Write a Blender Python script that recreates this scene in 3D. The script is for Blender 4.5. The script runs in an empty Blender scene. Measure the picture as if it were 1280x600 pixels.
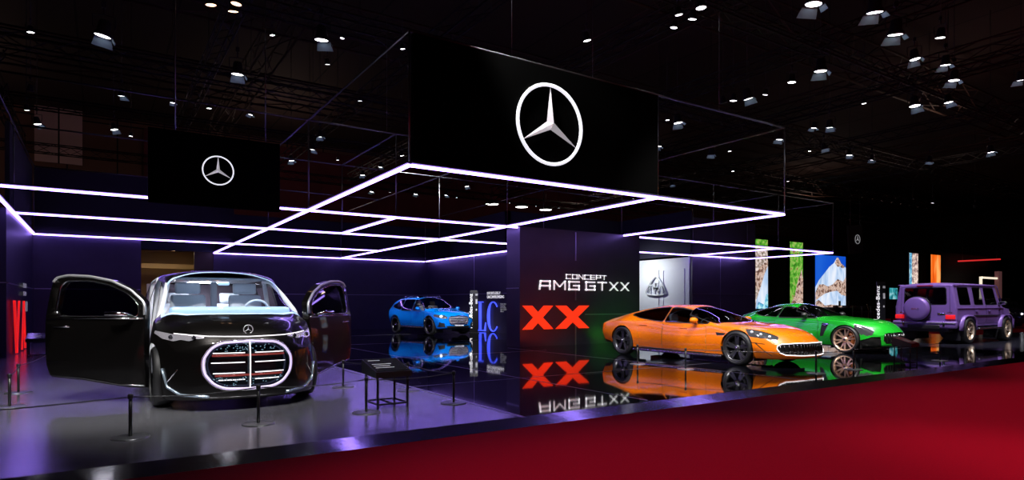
import bpy, bmesh, math, random
import numpy as np
from mathutils import Vector, Matrix
from mathutils.bvhtree import BVHTree
random.seed(7)
PI = math.pi
SC = bpy.context.scene
COL = SC.collection
CAMZ = 1.33
F = 782.0
TH = math.radians(33.3)
CT, ST = math.cos(TH), math.sin(TH)

# ---------- where a ray of the photograph meets a plane of the place (world metres)
def ray(px, py):
    r = (px - 640) / F; u = (380 - py) / F
    return Vector((CT * r + ST, -ST * r + CT, u))
def on_z(px, py, z=0.0):
    d = ray(px, py); k = (z - CAMZ) / d.z
    return Vector((d.x * k, d.y * k, z))
def on_y(px, py, y):
    d = ray(px, py); k = y / d.y
    return Vector((d.x * k, y, CAMZ + d.z * k))
def on_x(px, py, x):
    d = ray(px, py); k = x / d.x
    return Vector((x, d.y * k, CAMZ + d.z * k))

# ---------- materials
MATS = {}
def mat(name, col=(.5, .5, .5), rough=.5, metal=0., coat=0., emit=None, es=1., spec=.5, bump=None, noise=None, coatr=.03):
    if name in MATS: return MATS[name]
    m = bpy.data.materials.new(name); m.use_nodes = True
    nt = m.node_tree; b = nt.nodes['Principled BSDF']
    b.inputs['Base Color'].default_value = (*col, 1)
    b.inputs['Roughness'].default_value = rough
    b.inputs['Metallic'].default_value = metal
    b.inputs['Coat Weight'].default_value = coat
    b.inputs['Coat Roughness'].default_value = coatr
    b.inputs['Specular IOR Level'].default_value = spec
    if emit:
        b.inputs['Emission Color'].default_value = (*emit, 1)
        b.inputs['Emission Strength'].default_value = es
    if noise:     # (scale, amount): small variation of the colour itself
        tc = nt.nodes.new('ShaderNodeTexCoord'); n = nt.nodes.new('ShaderNodeTexNoise')
        n.inputs['Scale'].default_value = noise[0]; n.inputs['Detail'].default_value = 6
        nt.links.new(tc.outputs['Object'], n.inputs['Vector'])
        r = nt.nodes.new('ShaderNodeValToRGB')
        a = noise[1]
        r.color_ramp.elements[0].position = .3; r.color_ramp.elements[1].position = .7
        r.color_ramp.elements[0].color = (*[c * (1 - a) for c in col], 1)
        r.color_ramp.elements[1].color = (*[min(1, c * (1 + a)) for c in col], 1)
        nt.links.new(n.outputs['Fac'], r.inputs['Fac']); nt.links.new(r.outputs['Color'], b.inputs['Base Color'])
    if bump:      # (scale, strength, distance, stretch)
        tc = nt.nodes.new('ShaderNodeTexCoord'); n = nt.nodes.new('ShaderNodeTexNoise')
        mp = nt.nodes.new('ShaderNodeMapping')
        mp.inputs['Scale'].default_value = bump[3] if len(bump) > 3 else (1, 1, 1)
        n.inputs['Scale'].default_value = bump[0]; n.inputs['Detail'].default_value = 4
        nt.links.new(tc.outputs['Object'], mp.inputs['Vector']); nt.links.new(mp.outputs['Vector'], n.inputs['Vector'])
        bp = nt.nodes.new('ShaderNodeBump'); bp.inputs['Strength'].default_value = bump[1]; bp.inputs['Distance'].default_value = bump[2]
        nt.links.new(n.outputs['Fac'], bp.inputs['Height']); nt.links.new(bp.outputs['Normal'], b.inputs['Normal'])
    MATS[name] = m
    return m
def glass(name, tint=(.1, .1, .12), refl=(1, 1, 1), rough=.02, ior=1.5):
    if name in MATS: return MATS[name]
    m = bpy.data.materials.new(name); m.use_nodes = True
    nt = m.node_tree; nt.nodes.clear()
    o = nt.nodes.new('ShaderNodeOutputMaterial'); mx = nt.nodes.new('ShaderNodeMixShader')
    t = nt.nodes.new('ShaderNodeBsdfTransparent'); t.inputs['Color'].default_value = (*tint, 1)
    g = nt.nodes.new('ShaderNodeBsdfGlossy'); g.inputs['Color'].default_value = (*refl, 1); g.inputs['Roughness'].default_value = rough
    f = nt.nodes.new('ShaderNodeFresnel'); f.inputs['IOR'].default_value = ior
    nt.links.new(f.outputs[0], mx.inputs[0]); nt.links.new(t.outputs[0], mx.inputs[1]); nt.links.new(g.outputs[0], mx.inputs[2])
    nt.links.new(mx.outputs[0], o.inputs['Surface'])
    MATS[name] = m
    return m

# ---------- mesh builder
class MB:
    def __init__(s): s.bm = bmesh.new()
    def _add(s, vs, fs, smooth=False):
        v = [s.bm.verts.new(p) for p in vs]
        for f in fs:
            try:
                fc = s.bm.faces.new([v[i] for i in f]); fc.smooth = smooth
            except ValueError: pass
        return v
    def box(s, c, d, rz=0, rx=0, ry=0, bev=0):
        M = Matrix.Translation(Vector(c)) @ Matrix.Rotation(rz, 4, 'Z') @ Matrix.Rotation(ry, 4, 'Y') @ Matrix.Rotation(rx, 4, 'X')
        b2 = bmesh.new(); bmesh.ops.create_cube(b2, size=1)
        bmesh.ops.scale(b2, vec=Vector(d), verts=b2.verts)
        if bev:
            bmesh.ops.bevel(b2, geom=b2.edges[:], offset=bev, segments=2, affect='EDGES', profile=.6)
        bmesh.ops.transform(b2, matrix=M, verts=b2.verts)
        s.merge(b2, bev > 0); return s
    def merge(s, b2, smooth=None):
        mp = {v: s.bm.verts.new(v.co) for v in b2.verts}
        for f in b2.faces:
            try:
                n = s.bm.faces.new([mp[v] for v in f.verts]); n.smooth = f.smooth if smooth is None else smooth
            except ValueError: pass
        b2.free()
    def tube(s, path, r, n=8, closed=False, cap=True, flat=None):
        path = [Vector(p) for p in path]; N = len(path); rings = []
        up0 = Vector((0, 0, 1))
        prev = None
        for i in range(N):
            if closed: t = path[(i + 1) % N] - path[i - 1]
            else: t = path[min(i + 1, N - 1)] - path[max(i - 1, 0)]
            t.normalize()
            if prev is None:
                a = t.cross(up0)
                if a.length < .05: a = t.cross(Vector((0, 1, 0)))
                a.normalize()
            else:
                a = prev - t * prev.dot(t)
                if a.length < 1e-4: a = t.cross(up0)
                a.normalize()
            prev = a; b = t.cross(a)
            rr = r[i] if isinstance(r, (list, tuple)) else r
            rings.append([s.bm.verts.new(path[i] + (a * math.cos(2 * PI * k / n) + b * math.sin(2 * PI * k / n)) * rr) for k in range(n)])
        M = N if closed else N - 1
        for i in range(M):
            A, B = rings[i], rings[(i + 1) % N]
            for k in range(n):
                f = s.bm.faces.new([A[k], A[(k + 1) % n], B[(k + 1) % n], B[k]]); f.smooth = n > 4
        if cap and not closed:
            s.bm.faces.new(rings[0][::-1]); s.bm.faces.new(rings[-1])
        return s
    def cyl(s, p0, p1, r, n=16): return s.tube([p0, p1], r, n)
    def lathe(s, prof, c=(0, 0, 0), axis='Z', n=32, closed=False, smooth=True):
        c = Vector(c); rings = []
        for (r, h) in prof:
            ring = []
            for k in range(n):
                a = 2 * PI * k / n
                p = Vector((r * math.cos(a), r * math.sin(a), h))
                if axis == 'X': p = Vector((p.z, p.x, p.y))
                elif axis == 'Y': p = Vector((p.y, p.z, p.x))
                ring.append(s.bm.verts.new(p + c))
            rings.append(ring)
        L = len(rings)
        for i in range(L if closed else L - 1):
            A, B = rings[i], rings[(i + 1) % L]
            for k in range(n):
                f = s.bm.faces.new([A[k], A[(k + 1) % n], B[(k + 1) % n], B[k]]); f.smooth = smooth
        if not closed:
            if prof[0][0] > 1e-4: s.bm.faces.new(rings[0][::-1])
            if prof[-1][0] > 1e-4: s.bm.faces.new(rings[-1])
        return s
    def prism(s, poly, M, t, smooth=False):
        """poly: 2-D outline; M maps (x, y, 0) to the place; t: thickness along local z"""
        n = len(poly)
        a = [s.bm.verts.new(M @ Vector((p[0], p[1], 0))) for p in poly]
        b = [s.bm.verts.new(M @ Vector((p[0], p[1], t))) for p in poly]
        s.bm.faces.new(a[::-1]); s.bm.faces.new(b)
        for i in range(n): s.bm.faces.new([a[i], a[(i + 1) % n], b[(i + 1) % n], b[i]])
        return s
    def build(s, name, m, parent=None, keep=True):
        bmesh.ops.remove_doubles(s.bm, verts=s.bm.verts, dist=1e-6)
        if len(s.bm.faces): bmesh.ops.recalc_face_normals(s.bm, faces=s.bm.faces)
        me = bpy.data.meshes.new(name); s.bm.to_mesh(me); s.bm.free()
        for mm in (m if isinstance(m, (list, tuple)) else [m]): me.materials.append(mm)
        o = bpy.data.objects.new(name, me); COL.objects.link(o)
        if parent: o.parent = parent
        return o
def tag(o, label=None, cat=None, group=None, kind=None):
    if label: o['label'] = label
    if cat: o['category'] = cat
    if group: o['group'] = group
    if kind: o['kind'] = kind
    return o
def empty(name, loc, rz=0, label=None, cat=None, group=None):
    o = bpy.data.objects.new(name, None); COL.objects.link(o)
    o.location = loc; o.rotation_euler = (0, 0, rz); o.empty_display_size = .1
    return tag(o, label, cat, group)
def copy_tree(o, parent=None):
    c = o.copy(); COL.objects.link(c)
    if parent: c.parent = parent
    for ch in list(o.children): copy_tree(ch, c)
    return c
def struct(o): o['kind'] = 'structure'; return o

# basis matrices for things on walls: local x to the right of the picture, y up, z out towards the viewer
def face_my(x, y, z): return Matrix.Translation((x, y, z)) @ Matrix(((1, 0, 0, 0), (0, 0, -1, 0), (0, 1, 0, 0), (0, 0, 0, 1)))     # faces -Y
def face_mx(x, y, z): return Matrix.Translation((x, y, z)) @ Matrix(((0, 0, -1, 0), (-1, 0, 0, 0), (0, 1, 0, 0), (0, 0, 0, 1)))    # faces -X, local x = -Y
def face_px(x, y, z): return Matrix.Translation((x, y, z)) @ Matrix(((0, 0, 1, 0), (1, 0, 0, 0), (0, 1, 0, 0), (0, 0, 0, 1)))      # faces +X, local x = +Y

# ---------- lettering
STROKES = {
 'A': [[(0, 0), (.12, 1), (1.1, 1), (1.1, 0)], [(.06, .42), (1.1, .42)]],
 'M': [[(0, 0), (0, 1), (.6, .4), (1.2, 1), (1.2, 0)]],
 'G': [[(1.1, 1), (0, 1), (0, 0), (1.1, 0), (1.1, .5), (.5, .5)]],
 'T': [[(0, 1), (1.1, 1)], [(.55, 1), (.55, 0)]],
 'X': [[(0, 1), (1.15, 0)], [(0, 0), (1.15, 1)]],
 'C': [[(1.1, 1), (0, 1), (0, 0), (1.1, 0)]],
 'O': [[(0, 0), (0, 1), (1.15, 1), (1.15, 0), (0, 0)]],
 'N': [[(0, 0), (0, 1), (1.1, 0), (1.1, 1)]],
 'E': [[(1.05, 1), (0, 1), (0, 0), (1.05, 0)], [(0, .5), (1.0, .5)]],
 'P': [[(0, 0), (0, 1), (1.1, 1), (1.1, .42), (0, .42)]],
}
def stroke_word(mb, word, M, W, H, sw, t=.02, gap=.46):
    """word in square stroke letters filling W x H, lower left at the origin of M"""
    adv = []; x = 0
    for ch in word:
        if ch == ' ': x += .45; adv.append(None); continue
        w = max(p[0] for l in STROKES[ch] for p in l); adv.append(x); x += w + gap
    tot = x - gap; sx = (W - sw) / tot; sy = (H - sw)
    for ch, a in zip(word, adv):
        if a is None: continue
        for line in STROKES[ch]:
            P = [((p[0] + a) * sx + sw / 2, p[1] * sy + sw / 2) for p in line]
            for p, q in zip(P[:-1], P[1:]):
                d = Vector((q[0] - p[0], q[1] - p[1])); L = d.length; d.normalize(); nn = Vector((-d.y, d.x)) * sw / 2
                e = d * sw / 2
                diag = abs(d.x) > .05 and abs(d.y) > .05
                if diag:
                    k = sw * .62
                    lo, hi = (p, q) if p[1] < q[1] else (q, p)
                    poly = [(lo[0] - k, lo[1] - sw / 2), (lo[0] + k, lo[1] - sw / 2), (hi[0] + k, hi[1] + sw / 2), (hi[0] - k, hi[1] + sw / 2)]
                else:
                    poly = [(p[0] - e.x + nn.x, p[1] - e.y + nn.y), (p[0] - e.x - nn.x, p[1] - e.y - nn.y), (q[0] + e.x - nn.x, q[1] + e.y - nn.y), (q[0] + e.x + nn.x, q[1] + e.y + nn.y)]
                mb.prism(poly, M, t)
def text_mesh(txt, name, m, M, height, width=None, t=.01, parent=None):
    cu = bpy.data.curves.new(name, 'FONT'); cu.body = txt; cu.size = 1; cu.extrude = .0; cu.space_line = .95
    o = bpy.data.objects.new(name, cu); COL.objects.link(o)
    dg = bpy.context.evaluated_depsgraph_get()
    me = bpy.data.meshes.new_from_object(o.evaluated_get(dg)); bpy.data.objects.remove(o)
    bm = bmesh.new(); bm.from_mesh(me)
    x0 = min(v.co.x for v in bm.verts); x1 = max(v.co.x for v in bm.verts); y0 = min(v.co.y for v in bm.verts); y1 = max(v.co.y for v in bm.verts)
    sy = height / (y1 - y0); sx = (width / (x1 - x0)) if width else sy
    r = bmesh.ops.extrude_face_region(bm, geom=bm.faces[:])
    for v in r['geom']:
        if isinstance(v, bmesh.types.BMVert): v.co.z += 1
    for v in bm.verts: v.co = M @ Vector(((v.co.x - x0) * sx, (v.co.y - y0) * sy, v.co.z * t))
    bmesh.ops.recalc_face_normals(bm, faces=bm.faces)
    me2 = bpy.data.meshes.new(name); bm.to_mesh(me2); bm.free(); me2.materials.append(m)
    o = bpy.data.objects.new(name, me2); COL.objects.link(o)
    if parent: o.parent = parent
    return o
def star_emblem(M, R, m_star, m_ring, parent, rr=.035, names=('emblem_star', 'emblem_ring')):
    mb = MB()
    for k in range(3):
        a = PI / 2 + k * 2 * PI / 3
        tip = Vector((math.cos(a), math.sin(a))) * R * .99
        b1 = Vector((math.cos(a + PI / 3), math.sin(a + PI / 3))) * R * .13
        b2 = Vector((math.cos(a - PI / 3), math.sin(a - PI / 3))) * R * .13
        z = R * .14
        P = [(0, 0, z), (b1.x, b1.y, 0), (tip.x, tip.y, 0), (b2.x, b2.y, 0), (0, 0, -.001)]
        mb._add([M @ Vector(p) for p in P], [(0, 2, 1), (0, 3, 2), (4, 1, 2), (4, 2, 3)])
    s = mb.build(names[0], m_star, parent)
    mb = MB()
    mb.tube([M @ Vector((math.cos(2 * PI * k / 48) * R, math.sin(2 * PI * k / 48) * R, 0)) for k in range(48)], R * rr, 8, closed=True)
    r = mb.build(names[1], m_ring, parent)
    return s, r
# ================= CARS =================
def pchip(xs, ys, x):
    xs = np.array(xs, float); ys = np.array(ys, float); h = np.diff(xs); d = np.diff(ys) / h
    m = np.zeros(len(xs))
    for i in range(1, len(xs) - 1):
        if d[i - 1] * d[i] > 0:
            w1 = 2 * h[i] + h[i - 1]; w2 = h[i] + 2 * h[i - 1]; m[i] = (w1 + w2) / (w1 / d[i - 1] + w2 / d[i])
    m[0] = d[0]; m[-1] = d[-1]
    i = int(min(max(np.searchsorted(xs, x) - 1, 0), len(h) - 1)); t = (x - xs[i]) / h[i]
    return ((1 + 2 * t) * (1 - t) ** 2 * ys[i] + t * (1 - t) ** 2 * h[i] * m[i] + t * t * (3 - 2 * t) * ys[i + 1] + t * t * (t - 1) * h[i] * m[i + 1])
def bspline(P, M):
    P = np.array(P, float); P = np.vstack([2 * P[0] - P[1], P, 2 * P[-1] - P[-2]])
    n = len(P) - 3; out = []
    for k in range(M):
        u = k / (M - 1) * n; i = min(int(u), n - 1); t = u - i
        b = np.array([(1 - t) ** 3, 3 * t ** 3 - 6 * t ** 2 + 4, -3 * t ** 3 + 3 * t ** 2 + 3 * t + 1, t ** 3]) / 6
        out.append(b @ P[i:i + 4])
    return out
def sstep(a, b, x):
    t = min(1, max(0, (x - a) / (b - a))); return t * t * (3 - 2 * t)
# station: y, zb, wb, zm, wm, zs, ws, zr, wr, zt
def shell(st, NY=120, M=44, cf=.35, cr=.2, yf=1.6, yr=-1.6, pf=2.4, bulge=.03, sharp=False, capk=7):
    st = sorted(st); ys = [s[0] for s in st]; W = max(s[4] for s in st)
    # cluster the samples near the ends and where stations are dense
    samp = []
    for a, b in zip(ys[:-1], ys[1:]):
        k = max(3, int(NY * (b - a) / (ys[-1] - ys[0])))
        for i in range(k): samp.append(a + (b - a) * i / k)
    samp.append(ys[-1])
    cols = list(zip(*st)); rings = []
    bm = bmesh.new()
    def sect(y):
        if sharp: v = [np.interp(y, ys, cols[j]) for j in range(1, 10)]
        else: v = [pchip(ys, cols[j], y) for j in range(1, 10)]
        zb, wb, zm, wm, zs, ws, zr, wr, zt = v
        if sharp:
            e = .03
            P = [(0, zb), (wb * .5, zb), (wb - e, zb), (wb, zb + e), (wm, zm), (wm, zm), (ws, zs - e), (ws, zs), (ws, zs), ((ws + wr) / 2, (zs + zr) / 2), (wr, zr - e), (wr, zr), (wr - e, zr + e * .6), (wr * .5, zt), (0, zt)]
        else:
            P = [(0, zb), (wb * .6, zb), (wb - .03, zb), (wb, zb + .03), (wm, (zm * 2 + zb) / 3), (wm, zm), (wm * .5 + ws * .5, zs * .6 + zm * .4), (ws, zs), (ws * .97 + wr * .03, zs + (zr - zs) * .07),
                 (ws * .5 + wr * .5 + .02, (zs + zr) / 2), (wr + .01, zr), (wr - .04, zr + (zt - zr) * .35), (wr * .55, zt - (zt - zr) * .1), (wr * .25, zt), (0, zt)]
        return bspline(P, M)
    for y in samp:
        half = sect(y)
        ring = [(p[0], p[1]) for p in half] + [(-p[0], p[1]) for p in half[-2:0:-1]]
        rings.append((y, ring))
    def place(x, y, z):
        q = (abs(x) / W) ** pf
        y2 = y - cf * q * sstep(yf, ys[-1], y) + cr * q * sstep(yr, ys[0], y)
        return Vector((x, y2, z))
    V = [[bm.verts.new(place(x, y, z)) for x, z in ring] for y, ring in rings]
    def capside(y, ring, sgn, vr):
        zc = sum(z for _, z in ring) / len(ring); prev = vr
        for k in range(1, capk):
            s = 1 - k / capk; dy = bulge * (1 - s ** 3)
            s2 = s if k > 1 else s * 1.06
            cur = [bm.verts.new(place(x * s2, y + sgn * dy, zc + (z - zc) * s2)) for x, z in ring]
            for i in range(len(ring)):
                j = (i + 1) % len(ring); f = [prev[i], prev[j], cur[j], cur[i]]
                bm.faces.new(f if sgn > 0 else f[::-1])
            prev = cur
        c = bm.verts.new(place(0, y + sgn * bulge, zc))
        for i in range(len(ring)):
            j = (i + 1) % len(ring); f = [prev[i], prev[j], c]
            bm.faces.new(f if sgn > 0 else f[::-1])
    for a in range(len(V) - 1):
        A, B = V[a], V[a + 1]
        for i in range(len(A)):
            j = (i + 1) % len(A); bm.faces.new([A[i], A[j], B[j], B[i]])
    capside(rings[-1][0], rings[-1][1], 1, V[-1]); capside(rings[0][0], rings[0][1], -1, V[0])
    bmesh.ops.remove_doubles(bm, verts=bm.verts, dist=1e-5)
    bmesh.ops.recalc_face_normals(bm, faces=bm.faces)
    for f in bm.faces: f.smooth = True
    bm.faces.layers.int.new('tag')
    return bm
AX = {'x': (1, 2), 'y': (0, 2), 'z': (0, 1)}
def inpoly(p, poly):
    x, y = p; c = False; n = len(poly)
    for i in range(n):
        x1, y1 = poly[i]; x2, y2 = poly[(i + 1) % n]
        if (y1 > y) != (y2 > y) and x < (x2 - x1) * (y - y1) / (y2 - y1) + x1: c = not c
    return c
def cut(bm, axis, poly, tagv, cond=None, delete=False, only=None):
    """cut a 2-D outline, looking along axis, into the shell and tag the faces inside"""
    a, b = AX[axis]; L = bm.faces.layers.int['tag']
    xs = [p[0] for p in poly]; ys = [p[1] for p in poly]
    bb = (min(xs) - .03, max(xs) + .03, min(ys) - .03, max(ys) + .03)
    ok = cond or (lambda c, n: True)
    def cen(f): return f.calc_center_median()
    FS = []
    for f in bm.faces:
        c = cen(f)
        if bb[0] - .08 < c[a] < bb[1] + .08 and bb[2] - .08 < c[b] < bb[3] + .08 and ok(c, f.normal): FS.append(f)
    n = len(poly)
    for i in range(n):
        p, q = poly[i], poly[(i + 1) % n]
        e0, e1 = min(p[0], q[0]) - .004, max(p[0], q[0]) + .004; g0, g1 = min(p[1], q[1]) - .004, max(p[1], q[1]) + .004
        dx, dy = q[0] - p[0], q[1] - p[1]; l = math.hypot(dx, dy)
        if l < 1e-6: continue
        nx, ny = dy / l, -dx / l
        hit, rest = [], []
        for f in FS:
            if not f.is_valid: continue
            A = [v.co[a] for v in f.verts]; B = [v.co[b] for v in f.verts]
            if max(A) < e0 or min(A) > e1 or max(B) < g0 or min(B) > g1: rest.append(f); continue
            D = [(x - p[0]) * nx + (y - p[1]) * ny for x, y in zip(A, B)]
            (hit if min(D) < -1e-5 and max(D) > 1e-5 else rest).append(f)
        if not hit: continue
        co = [0, 0, 0]; no = [0, 0, 0]; co[a], co[b] = p; no[a], no[b] = nx, ny
        g = set(hit)
        for f in hit: g.update(f.edges); g.update(f.verts)
        r = bmesh.ops.bisect_plane(bm, geom=list(g), dist=1e-5, plane_co=co, plane_no=no)
        FS = [f for f in set(rest) | {x for x in r['geom'] if isinstance(x, bmesh.types.BMFace)} if f.is_valid]
    kill = []
    for f in FS:
        if not f.is_valid: continue
        c = cen(f)
        if only is not None and f[L] not in only: continue
        if inpoly((c[a], c[b]), poly) and ok(c, f.normal):
            if delete: kill.append(f)
            else: f[L] = tagv
    if kill: bmesh.ops.delete(bm, geom=kill, context='FACES')
def shrink(poly, d):
    """move every edge of the outline inwards by d"""
    n = len(poly); A = sum(poly[i][0] * poly[(i + 1) % n][1] - poly[(i + 1) % n][0] * poly[i][1] for i in range(n)); s = 1 if A > 0 else -1
    out = []
    for i in range(n):
        p0, p1, p2 = Vector(poly[i - 1]), Vector(poly[i]), Vector(poly[(i + 1) % n])
        a = (p1 - p0).normalized(); b = (p2 - p1).normalized()
        na = Vector((-a.y, a.x)) * s; nb = Vector((-b.y, b.x)) * s
        m = (na + nb); m.normalize(); k = d / max(.35, m.dot(na)); q = p1 + m * k; out.append((q.x, q.y))
    return out
def rounded(poly, r=.04, k=3):
    out = []; n = len(poly)
    for i in range(n):
        p0, p1, p2 = Vector(poly[i - 1]), Vector(poly[i]), Vector(poly[(i + 1) % n])
        a = p0 - p1; b = p2 - p1; ra = min(r, a.length * .4, b.length * .4); a.normalize(); b.normalize()
        A = p1 + a * ra; B = p1 + b * ra
        for j in range(k + 1):
            t = j / k; q = A * (1 - t) ** 2 + p1 * 2 * t * (1 - t) + B * t * t; out.append((q.x, q.y))
    return out
def extract(bm, tagv, name, m, parent, side=0, thick=0, inset=0):
    L = bm.faces.layers.int['tag']
    fs = [f for f in bm.faces if f[L] == tagv and (side == 0 or f.calc_center_median().x * side > 0)]
    if not fs: return None
    me = bpy.data.meshes.new(name); nb = bmesh.new(); mp = {}
    nn = {}
    for f in fs:
        vs = []
        for v in f.verts:
            if v not in mp: mp[v] = nb.verts.new(v.co - v.normal * inset)
            vs.append(mp[v])
        try: g = nb.faces.new(vs); g.smooth = True
        except ValueError: pass
    nb.normal_update()
    nb.to_mesh(me); nb.free(); me.materials.append(m)
    o = bpy.data.objects.new(name, me); COL.objects.link(o); o.parent = parent
    if thick:
        md = o.modifiers.new('t', 'SOLIDIFY'); md.thickness = thick; md.offset = -1
    return o
def circle(cy, cz, r, n=30, z0=None):
    return [(cy + r * math.cos(2 * PI * k / n), cz + r * math.sin(2 * PI * k / n)) for k in range(n)]
def proj(bvh, p, d, off=.006):
    h = bvh.ray_cast(Vector(p), Vector(d).normalized())
    if h[0] is None: return None
    return h[0] + h[1] * off
def path_proj(bvh, pts, d, far, off=.006, closed=True, step=.05):
    P = []; n = len(pts)
    for i in range(n if closed else n - 1):
        a, b = Vector(pts[i]), Vector(pts[(i + 1) % n]); k = max(1, int((b - a).length / step))
        for j in range(k): P.append(a.lerp(b, j / k))
    if not closed: P.append(Vector(pts[-1]))
    out = []
    for p in P:
        q = proj(bvh, p - Vector(d) * far, d, off)
        if q is not None: out.append(q)
    return out

def wheel(parent, x, y, r, side, rim_m, spokes=5, w=.26, style='five', cap_m=None, steer=0, tyre_m=None, rimr=.77):
    """tyre (part) > rim, brake_disc, caliper; axis along local x, outer face towards side"""
    mb = MB(); h = w / 2; ri = r * rimr
    prof = [(ri, -h * .8), (ri + .02, -h * .95), (r - .05, -h), (r - .012, -h * .8), (r, -h * .5), (r, h * .5), (r - .012, h * .8), (r - .05, h), (ri + .02, h * .95), (ri, h * .8)]
    mb.lathe(prof, axis='X', n=40, closed=True)
    t = mb.build('wheel', tyre_m or mat('tyre rubber', (.012, .012, .013), .55), parent)
    t.location = (x, y, r); t.rotation_euler = (0, 0, steer)
    s = side
    mb = MB()
    mb.lathe([(ri, -h * .8), (ri - .02, -h * .6), (ri - .03, 0), (ri - .03, h * .5), (ri - .012, h * .82), (ri + .006, h * .9), (ri + .006, h * .8), (ri, h * .7)] if s > 0 else
             [(ri, h * .8), (ri - .02, h * .6), (ri - .03, 0), (ri - .03, -h * .5), (ri - .012, -h * .82), (ri + .006, -h * .9), (ri + .006, -h * .8), (ri, -h * .7)], axis='X', n=40, closed=True)
    xo = s * h * .72
    def pt(a, rr, xx): return Vector((xx, rr * math.cos(a), rr * math.sin(a)))
    if style in ('five', 'ten', 'twist'):
        n = spokes
        for k in range(n):
            a = 2 * PI * k / n + .3
            for da in ((-.13, .13) if style == 'ten' or style == 'five' else (0,)):
                tw = .28 if style == 'twist' else 0
                a0 = a + da * .6; a1 = a + da * (1.5 if style == 'ten' else 1.1) + tw
                w0, w1 = (.024, .013) if style == 'ten' else ((.024, .018) if style == 'twist' else (.028, .022))
                P0, P1 = pt(a0, .05, xo - s * .03), pt(a1, ri - .015, xo)
                tdir = (P1 - P0).normalized(); sd = tdir.cross(Vector((1, 0, 0))).normalized()
                vs = []
                for P, ww in ((P0, w0), (P1, w1)):
                    for (u, vv) in ((-1, 0), (1, 0), (1, -s * .04), (-1, -s * .04)): vs.append(P + sd * ww * u + Vector((vv, 0, 0)))
                mb._add(vs, [(0, 1, 2, 3), (4, 7, 6, 5), (0, 4, 5, 1), (1, 5, 6, 2), (2, 6, 7, 3), (3, 7, 4, 0)])
    mb.lathe([(0, s * h * .78), (.05, s * h * .76), (.075, s * h * .6), (.075, s * h * .2), (0, s * h * .2)], axis='X', n=20)
    rim = mb.build('rim', rim_m, t)
    mb = MB(); mb.lathe([(0, s * .015), (ri * .93, s * .015), (ri * .93, -s * .015), (0, -s * .015)], axis='X', n=28)
    mb.build('brake_disc', mat('brake disc steel', (.035, .035, .038), .4, .6), t)
    mb = MB()
    arc = [pt(PI * .5 * k / 6 - .6, ri * .66, s * .03) for k in range(7)]
    mb.tube(arc, .05, 6)
    mb.build('brake_caliper', cap_m or mat('caliper black', (.03, .03, .03), .4), t)
    if cap_m is None or True:
        mb = MB(); mb.lathe([(0, s * h * .84), (.03, s * h * .83), (.036, s * h * .76), (0, s * h * .76)], axis='X', n=16)
        mb.build('hub_cap', mat('polished silver', (.75, .75, .78), .2, 1.), t)
    return t
def seat(parent, x, y, z, m, wd=.5, name='car_seat', back=.62, headw=.26):
    mb = MB()
    mb.box((x, y, z + .08), (wd, .5, .16), bev=.05)
    mb.box((x, y - .28, z + .12 + back / 2), (wd * .96, .14, back), rx=.2, bev=.05)
    mb.box((x, y - .38, z + .22 + back), (headw, .09, .18), rx=.15, bev=.035)
    return mb.build(name, m, parent)
def steering(parent, x, y, z, m):
    mb = MB(); R = Matrix.Translation((x, y, z)) @ Matrix.Rotation(-.35, 4, 'X')
    mb.tube([R @ Vector((.18 * math.cos(a), 0, .18 * math.sin(a))) for a in [2 * PI * k / 24 for k in range(24)]], .018, 6, closed=True)
    mb.tube([R @ Vector((-.17, 0, 0)), R @ Vector((.17, 0, 0))], .02, 6); mb.tube([R @ Vector((0, 0, 0)), R @ Vector((0, 0, -.17))], .02, 6)
    mb.lathe([(0, -.02), (.05, -.02), (.05, .02), (0, .02)], (x, y, z), 'Y', 12)
    return mb.build('steering_wheel', m, parent)
def mirror(parent, x, y, z, s, m, mg, sx=1.):
    mb = MB()
    b2 = bmesh.new(); bmesh.ops.create_uvsphere(b2, u_segments=16, v_segments=10, radius=1)
    for v in b2.verts:
        if v.co.y < -.2: v.co.y = -.2
        v.co = Vector((x + s * (.13 + v.co.x * .12 * sx), y + v.co.y * .1, z + v.co.z * .075))
    mb.merge(b2, True)
    mb.tube([(x - s * .06, y + .02, z - .09), (x + s * .05, y + .01, z - .06), (x + s * .12, y, z - .02)], .02, 6)
    o = mb.build('door_mirror', m, parent)
    mb = MB(); mb.box((x + s * .13, y - .025, z), (.17, .01, .1), bev=.004); mb.build('mirror_glass', mg, o)
    return o
def well(parent, cy, r, xin, xout, m):
    """dark inner arch behind a wheel on both sides"""
    for s in (-1, 1):
        mb = MB(); n = 22
        A = [(s * xout, cy + r * math.cos(PI * k / (n - 1)), .30 + r * math.sin(PI * k / (n - 1))) for k in range(n)]
        B = [(s * xin, p[1], p[2]) for p in A]
        A = [(A[0][0], A[0][1], .12)] + A + [(A[0][0], A[-1][1], .12)]; B = [(B[0][0], B[0][1], .12)] + B + [(B[0][0], B[-1][1], .12)]
        N = len(A); vs = A + B + [(s * xin, cy, .12)]
        mb._add(vs, [(i, i + 1, N + i + 1, N + i) for i in range(N - 1)] + [(N + i, N + i + 1, 2 * N) for i in range(N - 1)], True)
        mb.build('wheel_arch_liner', m, parent)
def cage(bm):
    b = BVHTree.FromBMesh(bm); return b
BLK = mat('black plastic trim', (.012, .012, .013), .4)
CHR = mat('chrome', (.8, .8, .82), .08, 1.)
SEAM = mat('panel seam', (.006, .006, .007), .6)
INT = mat('dark cabin lining', (.02, .02, .022), .7)
GLD = glass('tinted car glass', (.55, .57, .6))
MG = mat('mirror glass', (.6, .62, .65), .03, 1.)
LAMPW = mat('white lamp', (.9, .9, .95), .2, emit=(.9, .95, 1), es=3.)
T_BODY, T_TRIM, T_SEAM = 0, 1, 2
def sym(poly): return [(-x, y) for x, y in poly]
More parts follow.
